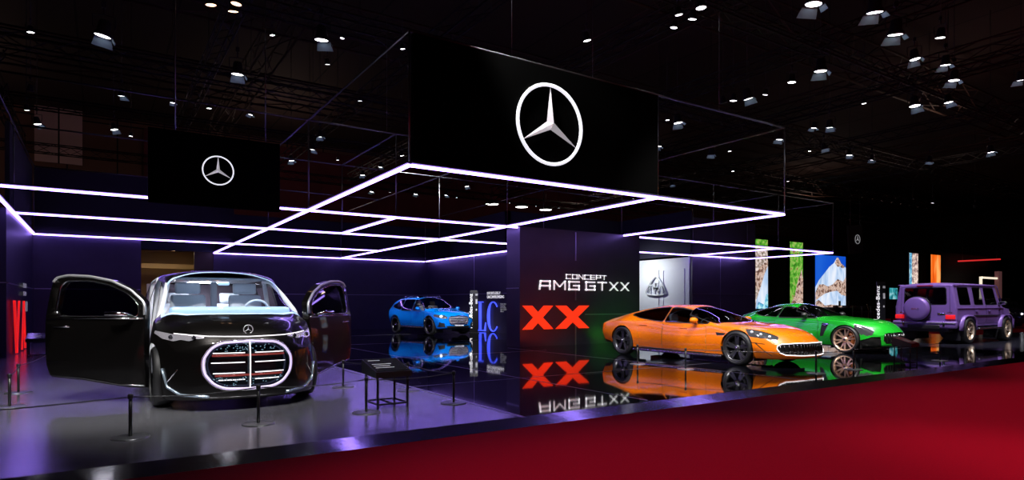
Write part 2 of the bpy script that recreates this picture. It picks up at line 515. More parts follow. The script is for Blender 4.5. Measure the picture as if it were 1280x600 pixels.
def frame_glass(bm, poly, t, cond, grow=.022):
    p = rounded(poly, .05)
    cut(bm, 'x', shrink(p, -grow), T_TRIM, cond); cut(bm, 'x', p, t, cond, only={T_TRIM, T_BODY})
def door_cut(bm, poly, t, cond, w=.012):
    p = rounded(poly, .06)
    cut(bm, 'x', p, T_SEAM, cond, only={T_BODY}); cut(bm, 'x', shrink(p, w), t, cond, only={T_SEAM})
def arch(bm, cy, r, zc, xmin, trim=0):
    c = lambda c, n: abs(c.x) > xmin and c.z < zc + r + .05
    if trim: cut(bm, 'x', circle(cy, zc, r + trim), T_TRIM, c)
    cut(bm, 'x', circle(cy, zc, r), 99, c, delete=True)
def badge_tube(bvh, pts, d, far, r, name, m, parent, closed=True, off=.008, step=.05, n=6):
    P = path_proj(bvh, pts, d, far, off, closed, step)
    mb = MB(); mb.tube(P, r, n, closed=closed); return mb.build(name, m, parent)

def finish_body(bm, root, paint, parts, sides=('door',)):
    """parts: list of (tag, name, material, split_sides, inset)"""
    extract(bm, T_BODY, 'body', paint, root)
    extract(bm, T_TRIM, 'window_trim', BLK, root)
    extract(bm, T_SEAM, 'panel_seam', SEAM, root, inset=.006)
    for t, nm, m, split, inset in parts:
        if split:
            for s in (-1, 1): extract(bm, t, nm, m, root, s, inset=inset)
        else: extract(bm, t, nm, m, root, inset=inset)

# ---------------------------------------------------------------- orange four-door fastback
def orange_car():
    root = empty('car', (12.45, 10.42, 0), PI, 'bright orange low fastback show car with black wheels and white-ringed oval grille', 'car')
    paint = mat('orange paint', (1., .215, .0), .3, 0., 1.)
    st = [(-2.74, .34, .76, .62, .88, .80, .84, .87, .60, .90), (-2.66, .29, .82, .62, .92, .82, .88, .90, .60, .93), (-2.3, .27, .88, .60, .98, .85, .94, .97, .62, 1.02),
          (-1.775, .20, .92, .60, 1.00, .88, .96, 1.09, .60, 1.13), (-1.2, .17, .93, .58, .985, .88, .93, 1.18, .60, 1.245), (-.6, .16, .93, .56, .97, .86, .91, 1.225, .60, 1.315),
          (-.1, .16, .93, .56, .97, .85, .90, 1.22, .61, 1.31), (.3, .16, .93, .56, .97, .85, .90, 1.13, .64, 1.235), (.8, .16, .93, .56, .97, .85, .91, .985, .70, 1.085),
          (1.25, .16, .93, .56, .98, .845, .93, .89, .74, .93), (1.775, .17, .92, .58, 1.0, .825, .93, .865, .68, .865), (2.3, .17, .90, .54, .98, .73, .90, .79, .62, .80),
          (2.65, .17, .86, .42, .94, .62, .87, .67, .56, .70), (2.88, .18, .80, .36, .88, .50, .82, .545, .5, .575), (2.95, .20, .76, .35, .84, .46, .76, .50, .45, .53)]
    st = [s if s[0] < 2.8 else (s[0] - .05,) + s[1:] for s in st]
    bm = shell(st, 150, 46, cf=.40, cr=.14, yf=1.5, yr=-1.8, bulge=.03)
    bvh0 = cage(bm)
    up = lambda c, n: abs(c.x) > .35 and c.z > .86
    fr = [(.95, .885), (.30, 1.16), (-.02, 1.222), (-.34, 1.238), (-.36, .905)]
    rr = [(-.42, .91), (-.40, 1.24), (-.55, 1.24), (-1.0, 1.20), (-1.62, 1.06), (-1.2, .98), (-.7, .93)]
    frame_glass(bm, fr, 3, up); frame_glass(bm, rr, 4, up)
    ws = [(-.70, .30), (-.42, .22), (0, .18), (.42, .22), (.70, .30), (.80, 1.16), (.45, 1.30), (0, 1.34), (-.45, 1.30), (-.80, 1.16)]
    cz = lambda c, n: c.z > .8
    cut(bm, 'z', shrink(ws, -.02), T_TRIM, cz); cut(bm, 'z', ws, 5, cz)
    cut(bm, 'z', [(-.5, -1.2), (.5, -1.2), (.42, -2.2), (-.42, -2.2)], 6, cz)
    hl = lambda c, n: c.z > .45
    head = [(.66, 2.62), (.60, 2.72), (.70, 2.52), (.80, 2.12), (.88, 1.98), (.93, 2.0), (.93, 2.25), (.84, 2.52)]
    head = [(.62, 2.58), (.80, 2.05), (.90, 1.93), (.95, 2.08), (.88, 2.38), (.76, 2.58)]
    for p in (head, sym(head)): cut(bm, 'z', rounded(p, .05), 7, hl)
    for s in (-1, 1):
        for (x0, y0, y1) in ((.22, 1.62, 2.0), (.42, 1.5, 1.95), (.60, 1.45, 1.8)):
            cut(bm, 'z', [(s * x0, y0), (s * (x0 + .10), y0 - .06), (s * (x0 + .07), y1), (s * (x0 + .03), y1 + .05)], {.22: 8, .42: 20, .60: 21}[x0], hl)
    side = lambda c, n: abs(c.x) > .6 and abs(n.x) > .3
    door_cut(bm, [(-.38, .22), (-.38, .87), (.85, .86), (.95, .8), (.96, .35), (.93, .22)], 10, side, .008)
    door_cut(bm, [(-.395, .22), (-.395, .88), (-.9, .92), (-1.22, .92), (-1.22, .7), (-1.12, .24)], 11, side, .007)
    cut(bm, 'x', [(1.22, .70), (1.5, .69), (1.46, .64), (1.26, .63)], T_TRIM, side)
    cut(bm, 'x', [(2.22, .50), (2.56, .235), (2.575, .235), (2.245, .51)], T_SEAM, side)
    cut(bm, 'x', [(2.12, .53), (2.42, .50), (2.42, .485), (2.12, .51)], T_SEAM, side)
    # grille
    fy = lambda c, n: c.y > 2.2
    g = [(x * .97, .385 + (z - .385) * .84) for x, z in [(.84, .40), (.82, .47), (.74, .51), (.4, .535), (0, .54), (-.4, .535), (-.74, .51), (-.82, .47), (-.84, .40), (-.80, .31), (-.70, .255), (-.35, .235), (0, .23), (.35, .235), (.70, .255), (.80, .31)]]
    cut(bm, 'y', g, 9, fy)
    cut(bm, 'x', [(-2.9, .30), (-2.9, .44), (-2.3, .34), (-2.3, .2)], T_TRIM, None)
    for cy in (1.775, -1.775): arch(bm, cy, .405, .37, .55)
    cut(bm, 'x', [(-1.42, .1), (-1.42, .235), (1.42, .215), (1.42, .1)], T_TRIM, side, only={0, 2, 10, 11})
    GR = mat('grille dark', (.02, .02, .02), .3, .5)
    finish_body(bm, root, paint, [(3, 'front_side_window', GLD, 1, .004), (4, 'rear_side_window', GLD, 1, .004), (5, 'windscreen', GLD, 0, .004), (6, 'rear_window', GLD, 0, .004),
        (7, 'headlamp', mat('headlamp lens', (.10, .10, .11), .08, .5), 1, .01), (8, 'bonnet_vent', SEAM, 1, .02), (20, 'bonnet_vent', SEAM, 1, .02), (21, 'bonnet_vent', SEAM, 1, .02), (9, 'grille', GR, 0, .03), (10, 'front_door', paint, 1, 0), (11, 'rear_door', paint, 1, 0)])
    bm.free()
    ring = [(x, 0, z) for x, z in g]
    badge_tube(bvh0, ring, (0, -1, 0), 6, .0105, 'grille_light_ring', mat('white lit bar', (.9, .9, .95), .2, emit=(1, .92, .95), es=1.0), root, off=.012)
    mb = MB()
    for k in range(-9, 10):
        x = k * .085; P = []
        hz = .105 if abs(x) < .7 else .07
        for z in (.385 - hz, .385, .385 + hz):
            q = proj(bvh0, (x, 6, z), (0, -1, 0), -.005)
            if q is not None: P.append(q)
        if len(P) > 1: mb.tube(P, .008, 5)
    mb.build('grille_bars', mat('grille bars', (.12, .12, .12), .25, 1.), root)
    for s in (-1, 1):
        for (x, y) in ((.885, 2.10), (.83, 2.28), (.76, 2.44)):
            q = proj(bvh0, (s * x, y, 3), (0, 0, -1), -.01)
            mb = MB(); b2 = bmesh.new(); bmesh.ops.create_uvsphere(b2, u_segments=10, v_segments=6, radius=.032); bmesh.ops.translate(b2, vec=q, verts=b2.verts); mb.merge(b2, True)
            mb.build('headlamp_lens', mat('lamp optics', (.85, .9, 1), .1, .3, emit=(.9, .95, 1), es=.35), root)
        mirror(root, s * .86, .62, .95, s, paint, MG)
        mb = MB()
        for (y, z) in ((.28, .76), (-1.02, .80)):
            P = path_proj(bvh0, [(s * 2, y - .12, z), (s * 2, y + .12, z)], (-s, 0, 0), 0, .006, False, .04); mb.tube(P, .011, 6)
        mb.build('door_handle', mat('orange handle', (.8, .14, .006), .3, 0, 1.), root)
        mb = MB(); mb.box((s * .93, 0, .17), (.10, 2.75, .05), bev=.015); mb.build('side_skirt', mat('lit silver sill', (.55, .55, .58), .25, 1.), root)
        q = [proj(bvh0, (s * .72, -6, .82), (0, 1, 0), .006), proj(bvh0, (s * .3, -6, .82), (0, 1, 0), .006)]
    rimb = mat('black gloss rim', (.10, .10, .11), .28, .7)
    for y in (1.775, -1.775):
        for s in (-1, 1): wheel(root, s * .865, y, .372, s, rimb, 5, style='five', cap_m=mat('caliper black', (.03, .03, .03), .4))
        well(root, y, .405, .5, .93, BLK)
    WH = mat('pale seat', (.45, .47, .5), .5)
    for x in (-.38, .38): seat(root, x, -.15, .32, WH if x < 0 else WH, .48, back=.45)
    steering(root, .38, .45, .82, BLK)
    mb = MB(); mb.box((0, .72, .70), (1.5, .5, .3), bev=.08); mb.box((0, -.1, .22), (1.7, 2.8, .06)); mb.build('cabin', INT, root)
    # wiper and emblem
    mb = MB(); P = [proj(bvh0, p, (0, 0, -1), .012) for p in ((.1, 1.24, 3), (-.25, 1.0, 3), (-.5, .85, 3))]; mb.tube([p for p in P if p], .01, 5); mb.build('wiper', BLK, root)
    return root

# ---------------------------------------------------------------- green long-bonnet coupe
def green_car():
    root = empty('car', (17.78, 10.58, 0), PI, 'metallic green long-bonnet sports coupe with bronze wheels behind the orange car', 'car')
    paint = mat('green paint', (.015, .50, .03), .24, .35, 1.)
    st = [(-2.30, .45, .72, .62, .84, .82, .80, .90, .55, .92), (-2.2, .34, .80, .62, .94, .84, .88, .95, .60, .99), (-1.9, .27, .88, .60, 1.0, .90, .94, 1.02, .60, 1.10),
          (-1.375, .2, .92, .60, 1.03, .93, .98, 1.14, .58, 1.235), (-.9, .17, .93, .58, 1.0, .93, .94, 1.22, .60, 1.34), (-.5, .16, .93, .56, .97, .92, .92, 1.24, .60, 1.355),
          (-.1, .16, .93, .56, .97, .91, .91, 1.17, .62, 1.28), (.3, .16, .93, .56, .97, .90, .91, 1.04, .68, 1.13), (.65, .16, .93, .56, .98, .89, .92, .94, .72, 1.0),
          (1.375, .17, .92, .58, 1.02, .86, .94, .90, .66, .925), (1.85, .17, .90, .54, 1.0, .78, .92, .84, .6, .87), (2.10, .17, .86, .42, .95, .67, .86, .725, .56, .77),
          (2.24, .18, .80, .38, .88, .56, .80, .60, .5, .64), (2.30, .22, .74, .38, .82, .50, .70, .53, .42, .57)]
    bm = shell(st, 130, 46, cf=.50, cr=.2, yf=1.15, yr=-1.4, bulge=.03)
    bvh0 = cage(bm)
    up = lambda c, n: abs(c.x) > .35 and c.z > .88
    fr = [(.50, .945), (.02, 1.13), (-.28, 1.215), (-.62, 1.245), (-.64, .95)]
    rr = [(-.69, .955), (-.67, 1.245), (-.95, 1.235), (-1.4, 1.13), (-1.55, 1.06), (-1.2, .985)]
    frame_glass(bm, fr, 3, up); frame_glass(bm, rr, 4, up)
    ws = [(-.69, -.18), (-.4, -.24), (0, -.27), (.4, -.24), (.69, -.18), (.76, .52), (.4, .66), (0, .70), (-.4, .66), (-.76, .52)]
    cz = lambda c, n: c.z > .85
    cut(bm, 'z', shrink(ws, -.02), T_TRIM, cz); cut(bm, 'z', ws, 5, cz)
    cut(bm, 'z', [(-.5, -1.1), (.5, -1.1), (.42, -1.95), (-.42, -1.95)], 6, cz)
    hl = lambda c, n: c.z > .5
    head = [(.70, 2.02), (.79, 1.82), (.90, 1.58), (.95, 1.62), (.89, 1.86), (.78, 2.02)]
    for p in (head, sym(head)): cut(bm, 'z', rounded(p, .04), 7, hl)
    side = lambda c, n: abs(c.x) > .6 and abs(n.x) > .3
    door_cut(bm, [(-.85, .24), (-.72, .93), (.55, .92), (.62, .8), (.62, .26)], 10, side)
    cut(bm, 'x', [(.72, .80), (.93, .80), (.78, .45), (.68, .42)], T_TRIM, side)
    cut(bm, 'x', [(.74, .78), (.90, .79), (.89, .74), (.76, .73)], 12, side)
    fy = lambda c, n: c.y > 1.7
    g = [(.55, .52), (.45, .56), (0, .58), (-.45, .56), (-.55, .52), (-.58, .36), (-.50, .28), (0, .26), (.50, .28), (.58, .36)]
    cut(bm, 'y', g, 9, fy)
    for s in (1, -1): cut(bm, 'y', [(s * .64, .46), (s * .80, .46), (s * .97, .34), (s * .97, .19), (s * .62, .19)], 19, fy)
    for cy in (1.375, -1.375): arch(bm, cy, .40, .37, .55)
    cut(bm, 'x', [(-1.0, .1), (-1.0, .22), (1.0, .21), (1.0, .1)], T_TRIM, side, only={0, 2, 10})
    cut(bm, 'x', [(1.78, .1), (1.78, .2), (2.5, .22), (2.5, .1)], T_TRIM, None, only={0, 9})
    finish_body(bm, root, paint, [(3, 'side_window', GLD, 1, .004), (4, 'quarter_window', GLD, 1, .004), (5, 'windscreen', GLD, 0, .004), (6, 'rear_window', GLD, 0, .004),
        (7, 'headlamp', mat('headlamp lens', (.10, .10, .11), .08, .5), 1, .01), (9, 'grille', mat('grille dark', (.02, .02, .02), .3, .5), 0, .03), (10, 'door', paint, 1, 0), (12, 'fender_badge', CHR, 1, -.004), (19, 'bumper_intake', mat('grille dark'), 1, .02)])
    bm.free()
    mb = MB()
    for k in range(-6, 7):
        x = k * .085; P = [q for q in (proj(bvh0, (x, 6, z), (0, -1, 0), -.005) for z in (.29, .42, .55)) if q]
        if len(P) > 1: mb.tube(P, .009, 5)
    mb.build('grille_bars', mat('grille bars', (.12, .12, .12), .25, 1.), root)
    q = proj(bvh0, (0, 6, .42), (0, -1, 0), .02)
    star_emblem(Matrix.Translation(q) @ Matrix(((-1, 0, 0, 0), (0, 0, 1, 0), (0, 1, 0, 0), (0, 0, 0, 1))), .10, CHR, CHR, root, .06)
    for s in (-1, 1):
        mb = MB()
        P = path_proj(bvh0, [(s * .70, 2.02, 3), (s * .80, 1.80, 3), (s * .91, 1.60, 3)], (0, 0, -1), 0, .004, False, .05); mb.tube(P, .016, 5)
        mb.build('daytime_lamp', mat('lamp optics', (.85, .9, 1), .1, .3, emit=(.9, .95, 1), es=.8), root)
        mirror(root, s * .87, .22, 1.02, s, BLK, MG)
        for pts in ([(s * 2, .52, .935), (s * 2, .0, 1.15), (s * 2, -.30, 1.235), (s * 2, -.65, 1.265), (s * 2, -.95, 1.255), (s * 2, -1.4, 1.15), (s * 2, -1.6, 1.06)],):
            mb = MB(); P = path_proj(bvh0, pts, (-s, 0, 0), 0, .006, False, .06); mb.tube(P, .009, 5); mb.build('window_chrome', CHR, root)
    rimz = mat('bronze rim', (.90, .62, .44), .32, .7)
    for y in (1.375, -1.375):
        for s in (-1, 1): wheel(root, s * .88, y, .37, s, rimz, 6, style='ten', cap_m=mat('bronze caliper', (.35, .1, .02), .4), rimr=.82)
        well(root, y, .40, .5, .94, BLK)
    for x in (-.36, .36): seat(root, x, -.55, .32, INT, .48, back=.5)
    steering(root, .36, .0, .88, BLK)
    mb = MB(); mb.box((0, .3, .74), (1.5, .5, .3), bev=.08); mb.box((0, -.4, .22), (1.7, 2.2, .06)); mb.build('cabin', INT, root)
    return root

# ---------------------------------------------------------------- blue SUV
def blue_car():
    root = empty('car', (12.28, 25.42, 0.02), PI + .105, 'bright blue electric SUV parked on the black floor against the back wall', 'car')
    paint = mat('blue paint', (.0, .20, .80), .25, .1, 1.)
    st = [(-2.38, .55, .68, .80, .82, .98, .80, 1.15, .62, 1.18), (-2.3, .42, .78, .80, .90, 1.0, .86, 1.25, .62, 1.32), (-2.1, .35, .84, .80, .94, 1.02, .88, 1.40, .60, 1.47),
          (-1.45, .26, .88, .78, .96, 1.02, .90, 1.52, .62, 1.59), (-.8, .24, .88, .70, .95, 1.0, .90, 1.56, .64, 1.64), (-.1, .24, .88, .70, .95, .99, .90, 1.56, .64, 1.645),
          (.3, .24, .88, .70, .95, .99, .90, 1.48, .64, 1.57), (.75, .24, .88, .70, .95, .985, .90, 1.28, .66, 1.36), (1.12, .24, .88, .72, .95, .98, .90, 1.08, .72, 1.14),
          (1.45, .26, .88, .72, .96, .96, .91, 1.02, .68, 1.07), (1.9, .26, .88, .72, .95, .92, .89, .97, .62, 1.02), (2.15, .26, .86, .66, .92, .84, .86, .91, .6, .95), (2.28, .28, .82, .62, .88, .76, .82, .82, .55, .86), (2.34, .32, .78, .60, .84, .72, .78, .77, .5, .81)]
    bm = shell(st, 120, 42, cf=.30, cr=.2, yf=1.4, yr=-1.5, bulge=.03); bvh0 = cage(bm)
    up = lambda c, n: abs(c.x) > .35 and c.z > .95
    frame_glass(bm, [(.98, 1.04), (.42, 1.38), (.12, 1.50), (.02, 1.50), (.0, 1.035)], 3, up)
    frame_glass(bm, [(-.06, 1.035), (-.04, 1.51), (-.9, 1.50), (-.95, 1.04)], 4, up)
    frame_glass(bm, [(-1.01, 1.05), (-.96, 1.50), (-1.35, 1.47), (-1.85, 1.24), (-1.75, 1.17)], 6, up)
    ws = [(-.70, .25), (-.4, .19), (0, .17), (.4, .19), (.70, .25), (.76, 1.02), (.4, 1.14), (0, 1.18), (-.4, 1.14), (-.76, 1.02)]
    cz = lambda c, n: c.z > 1.0
    cut(bm, 'z', shrink(ws, -.02), T_TRIM, cz); cut(bm, 'z', ws, 5, cz)
    cut(bm, 'z', [(-.56, .12), (.56, .12), (.56, -1.6), (-.56, -1.6)], 13, cz)
    side = lambda c, n: abs(c.x) > .6 and abs(n.x) > .3
    door_cut(bm, [(-.03, .42), (-.03, 1.0), (.98, .99), (1.06, .9), (1.06, .44)], 10, side)
    door_cut(bm, [(-.05, .42), (-.05, 1.0), (-.95, 1.0), (-1.15, 1.0), (-1.05, .7), (-.85, .42)], 11, side)
    for cy in (1.45, -1.45):
        arch(bm, cy, .42, .38, .55, .035)
    cut(bm, 'x', [(-1.05, .2), (-1.05, .36), (1.05, .36), (1.05, .2)], T_TRIM, side, only={0, 2, 10, 11})
    fy = lambda c, n: c.y > 1.7
    g = [(.50, .66), (.46, .78), (0, .82), (-.46, .78), (-.50, .66), (-.42, .46), (0, .43), (.42, .46)]
    cut(bm, 'y', rounded(g, .05), 9, fy)
    cut(bm, 'y', [(-.6, .40), (.6, .40), (.5, .28), (-.5, .28)], T_TRIM, fy, only={0})
    for s in (1, -1):
        cut(bm, 'y', [(s * .66, .50), (s * .84, .56), (s * .86, .36), (s * .62, .34)], T_TRIM, fy, only={0})
        cut(bm, 'y', rounded([(s * .52, .76), (s * .62, .84), (s * .90, .88), (s * .93, .78), (s * .74, .70), (s * .56, .70)], .03), 7, fy, only={0})
    finish_body(bm, root, paint, [(3, 'front_side_window', GLD, 1, .004), (4, 'rear_side_window', GLD, 1, .004), (6, 'quarter_window', GLD, 1, .004), (5, 'windscreen', GLD, 0, .004), (13, 'sunroof', GLD, 0, .004),
        (7, 'headlamp', mat('headlamp lens', (.10, .10, .11), .08, .5), 1, .01), (9, 'grille', mat('silver grille mesh', (.55, .56, .60), .3, .6), 0, .02), (10, 'front_door', paint, 1, 0), (11, 'rear_door', paint, 1, 0)])
    bm.free()
    badge_tube(bvh0, [(x, 0, z) for x, z in rounded(g, .05)], (0, -1, 0), 6, .014, 'grille_frame', CHR, root, off=.004)
    mb = MB()
    for z in (.52, .62, .72):
        P = path_proj(bvh0, [(-.44, 4, z), (.44, 4, z)], (0, -1, 0), 0, .004, False, .06); mb.tube(P, .012, 5)
    mb.build('grille_bars', CHR, root)
    q = proj(bvh0, (0, 6, .62), (0, -1, 0), .03)
    star_emblem(Matrix.Translation(q) @ Matrix(((-1, 0, 0, 0), (0, 0, 1, 0), (0, 1, 0, 0), (0, 0, 0, 1))), .13, CHR, CHR, root, .06)
    text_mesh('Mercedes-Benz', 'number_plate_lettering', mat('white lettering', (.9, .9, .92), .5), Matrix.Translation(proj(bvh0, (.22, 6, .40), (0, -1, 0), .02)) @ Matrix(((-1, 0, 0, 0), (0, 0, 1, 0), (0, 1, 0, 0), (0, 0, 0, 1))), .05, .44, .005, root)
    for s in (-1, 1):
        q = proj(bvh0, (s * .74, 6, .79), (0, -1, 0), .0)
        mb = MB(); mb.lathe([(0, .03), (.05, .02), (.055, -.02), (0, -.02)], q, 'Y', 14); mb.build('lamp_star', LAMPW, root)
        mirror(root, s * .9, .70, 1.12, s, paint, MG)
        mb = MB(); mb.box((s * .9, 0, .30), (.10, 1.9, .05), bev=.012); mb.build('side_skirt', mat('lit silver sill', (.55, .55, .58), .25, 1.), root)
        mb = MB(); mb.tube([(s * .58, .0, 1.60), (s * .6, -.1, 1.655), (s * .6, -1.3, 1.635), (s * .58, -1.45, 1.58)], .015, 6); mb.build('roof_rail', CHR, root)
    rm = mat('dark alloy rim', (.10, .10, .11), .25, 1.)
    for y in (1.45, -1.45):
        for s in (-1, 1): wheel(root, s * .82, y, .375, s, rm, 5, style='five')
        well(root, y, .42, .5, .88, BLK)
    WH = mat('pale seat', (.45, .47, .5), .5)
    for x in (-.38, .38): seat(root, x, .0, .5, WH, .5)
    steering(root, .38, .55, 1.02, BLK)
    mb = MB(); mb.box((0, .8, .86), (1.5, .45, .3), bev=.08); mb.box((0, -.4, .34), (1.6, 3, .06)); mb.build('cabin', INT, root)
    return root

# ---------------------------------------------------------------- purple boxy off-roader
def purple_car():
    root = empty('off_road_vehicle', (25.75, 10.05, 0), -PI / 2, 'matte purple boxy off-road vehicle with round spare wheel cover on its rear door', 'car')
    paint = mat('matte purple paint', (.22, .12, .42), .42, .3, .25, coatr=.3)
    st = [(-2.38, .62, .90, .80, .93, 1.20, .93, 1.93, .80, 1.97), (-2.34, .58, .91, .80, .95, 1.21, .945, 1.95, .82, 2.03), (-1.6, .56, .91, .80, .95, 1.21, .945, 1.97, .82, 2.06), (.9, .56, .91, .80, .95, 1.21, .945, 1.97, .82, 2.06),
          (1.02, .56, .91, .80, .95, 1.21, .94, 1.95, .81, 2.03), (1.42, .56, .91, .80, .95, 1.21, .93, 1.25, .84, 1.28), (1.46, .56, .91, .80, .95, 1.18, .90, 1.22, .80, 1.245), (2.2, .56, .88, .80, .90, 1.14, .84, 1.18, .72, 1.21), (2.26, .6, .86, .80, .88, 1.10, .82, 1.14, .70, 1.16)]
    bm = shell(st, 90, 52, cf=.0, cr=.0, bulge=.008, sharp=True, capk=9); bvh0 = cage(bm)
    for f in bm.faces: f.smooth = abs(f.normal.z) < .98
    up = lambda c, n: abs(c.x) > .5 and c.z > 1.1
    for i, (a, b) in enumerate(((-2.12, -1.30), (-.98, -.30), (-.10, .86))):
        top = b - .06 if i == 2 else b
        frame_glass(bm, [(a, 1.31), (a + .02, 1.88), (top - .05 if i == 2 else b - .02, 1.88), (b, 1.31)], 3 + i, up)
    rear = lambda c, n: c.y < -2.2 and n.y < -.3
    p = rounded([(-.64, 1.32), (-.62, 1.87), (.62, 1.87), (.64, 1.32)], .06)
    cut(bm, 'y', shrink(p, -.025), T_TRIM, rear); cut(bm, 'y', p, 6, rear)
    p = [(-.76, .72), (-.74, 1.92), (.74, 1.92), (.76, .72)]
    cut(bm, 'y', p, T_SEAM, rear, only={0}); cut(bm, 'y', shrink(p, .012), 7, rear, only={T_SEAM})
    ws = lambda c, n: c.y > .9 and n.y > .2 and c.z > 1.25
    cut(bm, 'y', rounded([(-.74, 1.33), (-.70, 1.90), (.70, 1.90), (.74, 1.33)], .05), 8, ws)
    side = lambda c, n: abs(c.x) > .6 and abs(n.x) > .3
    door_cut(bm, [(-.06, .66), (-.04, 1.92), (.80, 1.92), (.98, 1.25), (.98, .66)], 10, side)
    door_cut(bm, [(-.09, .66), (-.07, 1.92), (-1.06, 1.92), (-1.06, 1.1), (-.95, .66)], 11, side)
    for cy in (1.55, -1.55): arch(bm, cy, .50, .44, .55)
    finish_body(bm, root, paint, [(3, 'rear_quarter_window', GLD, 1, .004), (4, 'rear_side_window', GLD, 1, .004), (5, 'front_side_window', GLD, 1, .004), (6, 'rear_window', GLD, 0, .004), (8, 'windscreen', GLD, 0, .004),
        (7, 'tailgate', paint, 0, 0), (10, 'front_door', paint, 1, 0), (11, 'rear_door', paint, 1, 0)])
    bm.free()
    # roof lip / gutter and body line
    for s in (-1, 1):
        mb = MB(); mb.tube([(s * .845, -2.36, 1.985), (s * .845, .95, 1.985), (s * .85, 1.06, 1.95), (s * .89, 1.45, 1.27)], .018, 6); mb.build('roof_gutter', paint, root)
        mb = MB(); mb.box((s * .955, -.45, 1.19), (.02, 3.75, .028), bev=.006); mb.build('side_moulding', paint, root)
        mb = MB(); mb.box((s * .965, -.05, .93), (.02, 2.2, .05), bev=.008); mb.build('rub_strip', BLK, root)
        # flared wing edges
        for cy in (1.55, -1.55):
            mb = MB(); n = 11
            ang = [PI * (.02 + .96 * k / (n - 1)) for k in range(n)]
            outer = []; inner = []
            aa = [PI * (1 - k / 12) for k in range(13)]
            sq = lambda t, R, h: (R * math.copysign(abs(math.cos(t)) ** .62, math.cos(t)), .44 + h * math.sin(t) ** .7)
            prof = [(-.60, .46)] + [sq(t, .59, .53) for t in aa[1:-1]] + [(.60, .46)]
            inn = [(-.51, .46)] + [sq(t, .50, .46) for t in aa[1:-1]] + [(.51, .46)]
            vs = []
            for (y, z), (y2, z2) in zip(prof, inn):
                vs += [(s * .92, cy + y, z), (s * 1.02, cy + y * .97, z - .015), (s * 1.035, cy + y2 * 1.04, z2 + .03), (s * 1.0, cy + y2, z2)]
            fs = []
            for i in range(len(prof) - 1):
                for k in range(3): fs.append((i * 4 + k, i * 4 + k + 1, i * 4 + 5 + k, i * 4 + 4 + k))
            mb._add(vs, fs + [(0, 3, 2, 1), tuple(len(vs) - 4 + q for q in range(4))], True)
            mb.build('wing_flare', paint, root)
        mb = MB(); mb.box((s * 1.0, 0, .50), (.16, 2.0, .06), bev=.02); mb.build('side_step', mat('lit silver sill', (.55, .55, .58), .25, 1.), root)
        # tail lamps, handles
        mb = MB(); mb.box((s * .78, -2.43, .90), (.28, .06, .14), bev=.02); mb.build('tail_lamp', mat('red tail lamp', (.5, .01, .01), .15, emit=(1, .02, .03), es=.55), root)
        mirror(root, s * .93, .98, 1.36, s, BLK, MG, 1.1)
        for (y) in (.12, -.9):
            mb = MB(); mb.box((s * .975, y, 1.10), (.03, .16, .035), bev=.01); mb.box((s * .965, y + .1, 1.09), (.03, .05, .05), bev=.012); mb.build('door_handle', paint, root)
    # bumper
    mb = MB(); mb.box((0, -2.43, .64), (1.96, .16, .24), bev=.05); mb.build('rear_bumper', paint, root)
    mb = MB(); mb.box((0, -2.47, .56), (1.0, .10, .16), bev=.03); mb.box((0, -2.30, .46), (1.5, .3, .12), bev=.03); mb.build('bumper_valance', BLK, root)
    for s in (-1, 1):
        mb = MB(); mb.box((s * .62, -2.52, .66), (.06, .02, .16), bev=.005); mb.build('bumper_guard', CHR, root)
    mb = MB(); mb.box((0, -2.52, .70), (1.92, .03, .03), bev=.008); mb.build('bumper_trim', mat('pale trim', (.6, .58, .65), .3, .8), root)
    mb = MB(); mb.box((0, 2.32, .66), (1.9, .18, .28), bev=.05); mb.build('front_bumper', paint, root)
    mb = MB(); mb.box((0, 2.28, .98), (.9, .05, .26), bev=.02); mb.build('grille', BLK, root)
    # spare wheel cover
    sx, sz = -.17, 1.17
    mb = MB(); mb.lathe([(0, -2.70), (.30, -2.695), (.365, -2.68), (.395, -2.64), (.40, -2.50), (.385, -2.43), (.0, -2.43)], (sx, 0, sz), 'Y', 44)
    sp = mb.build('spare_wheel_cover', paint, root)
    mb = MB(); mb.tube([(sx + .41 * math.cos(a), -2.53, sz + .41 * math.sin(a)) for a in [2 * PI * k / 40 for k in range(40)]], .022, 6, closed=True); mb.build('cover_band', BLK, sp)
    text_mesh('AMG', 'cover_badge', CHR, Matrix.Translation((sx - .12, -2.70, sz - .03)) @ Matrix(((1, 0, 0, 0), (0, 0, -1, 0), (0, 1, 0, 0), (0, 0, 0, 1))), .06, .24, .012, sp)
    mb = MB(); mb.box((.50, -2.385, 1.0), (.24, .03, .09), bev=.012); mb.build('tailgate_handle', CHR, root)
    mb = MB(); mb.box((0, -2.40, 1.945), (.5, .03, .035), bev=.008); mb.build('brake_lamp', mat('dark red lens', (.30, .01, .03), .2), root)
    mb = MB(); mb.box((.74, -2.38, 1.04), (.14, .02, .03), bev=.004); mb.box((-.72, -2.38, 1.04), (.14, .02, .03), bev=.004); mb.build('model_badge', CHR, root)
    rimz = mat('pale gold rim', (.95, .80, .62), .32, .7)
    for y in (1.55, -1.55):
        for s in (-1, 1): wheel(root, s * .89, y, .44, s, rimz, 7, w=.30, style='twist', rimr=.70)
        well(root, y, .50, .45, .93, BLK)
    for x in (-.4, .4): seat(root, x, .1, .7, INT, .5)
    steering(root, .4, .75, 1.3, BLK)
    mb = MB(); mb.box((0, .95, 1.1), (1.5, .3, .26), bev=.06); mb.box((0, -.4, .62), (1.7, 3.4, .08)); mb.box((0, -1.0, .9), (1.4, .6, .5), bev=.1); mb.build('cabin', INT, root)
    mb = MB(); mb.tube([(-.8, -1.55, .44), (.8, -1.55, .44)], .06, 8); mb.tube([(-.8, 1.55, .44), (.8, 1.55, .44)], .06, 8); mb.build('axle', BLK, root)
    return root

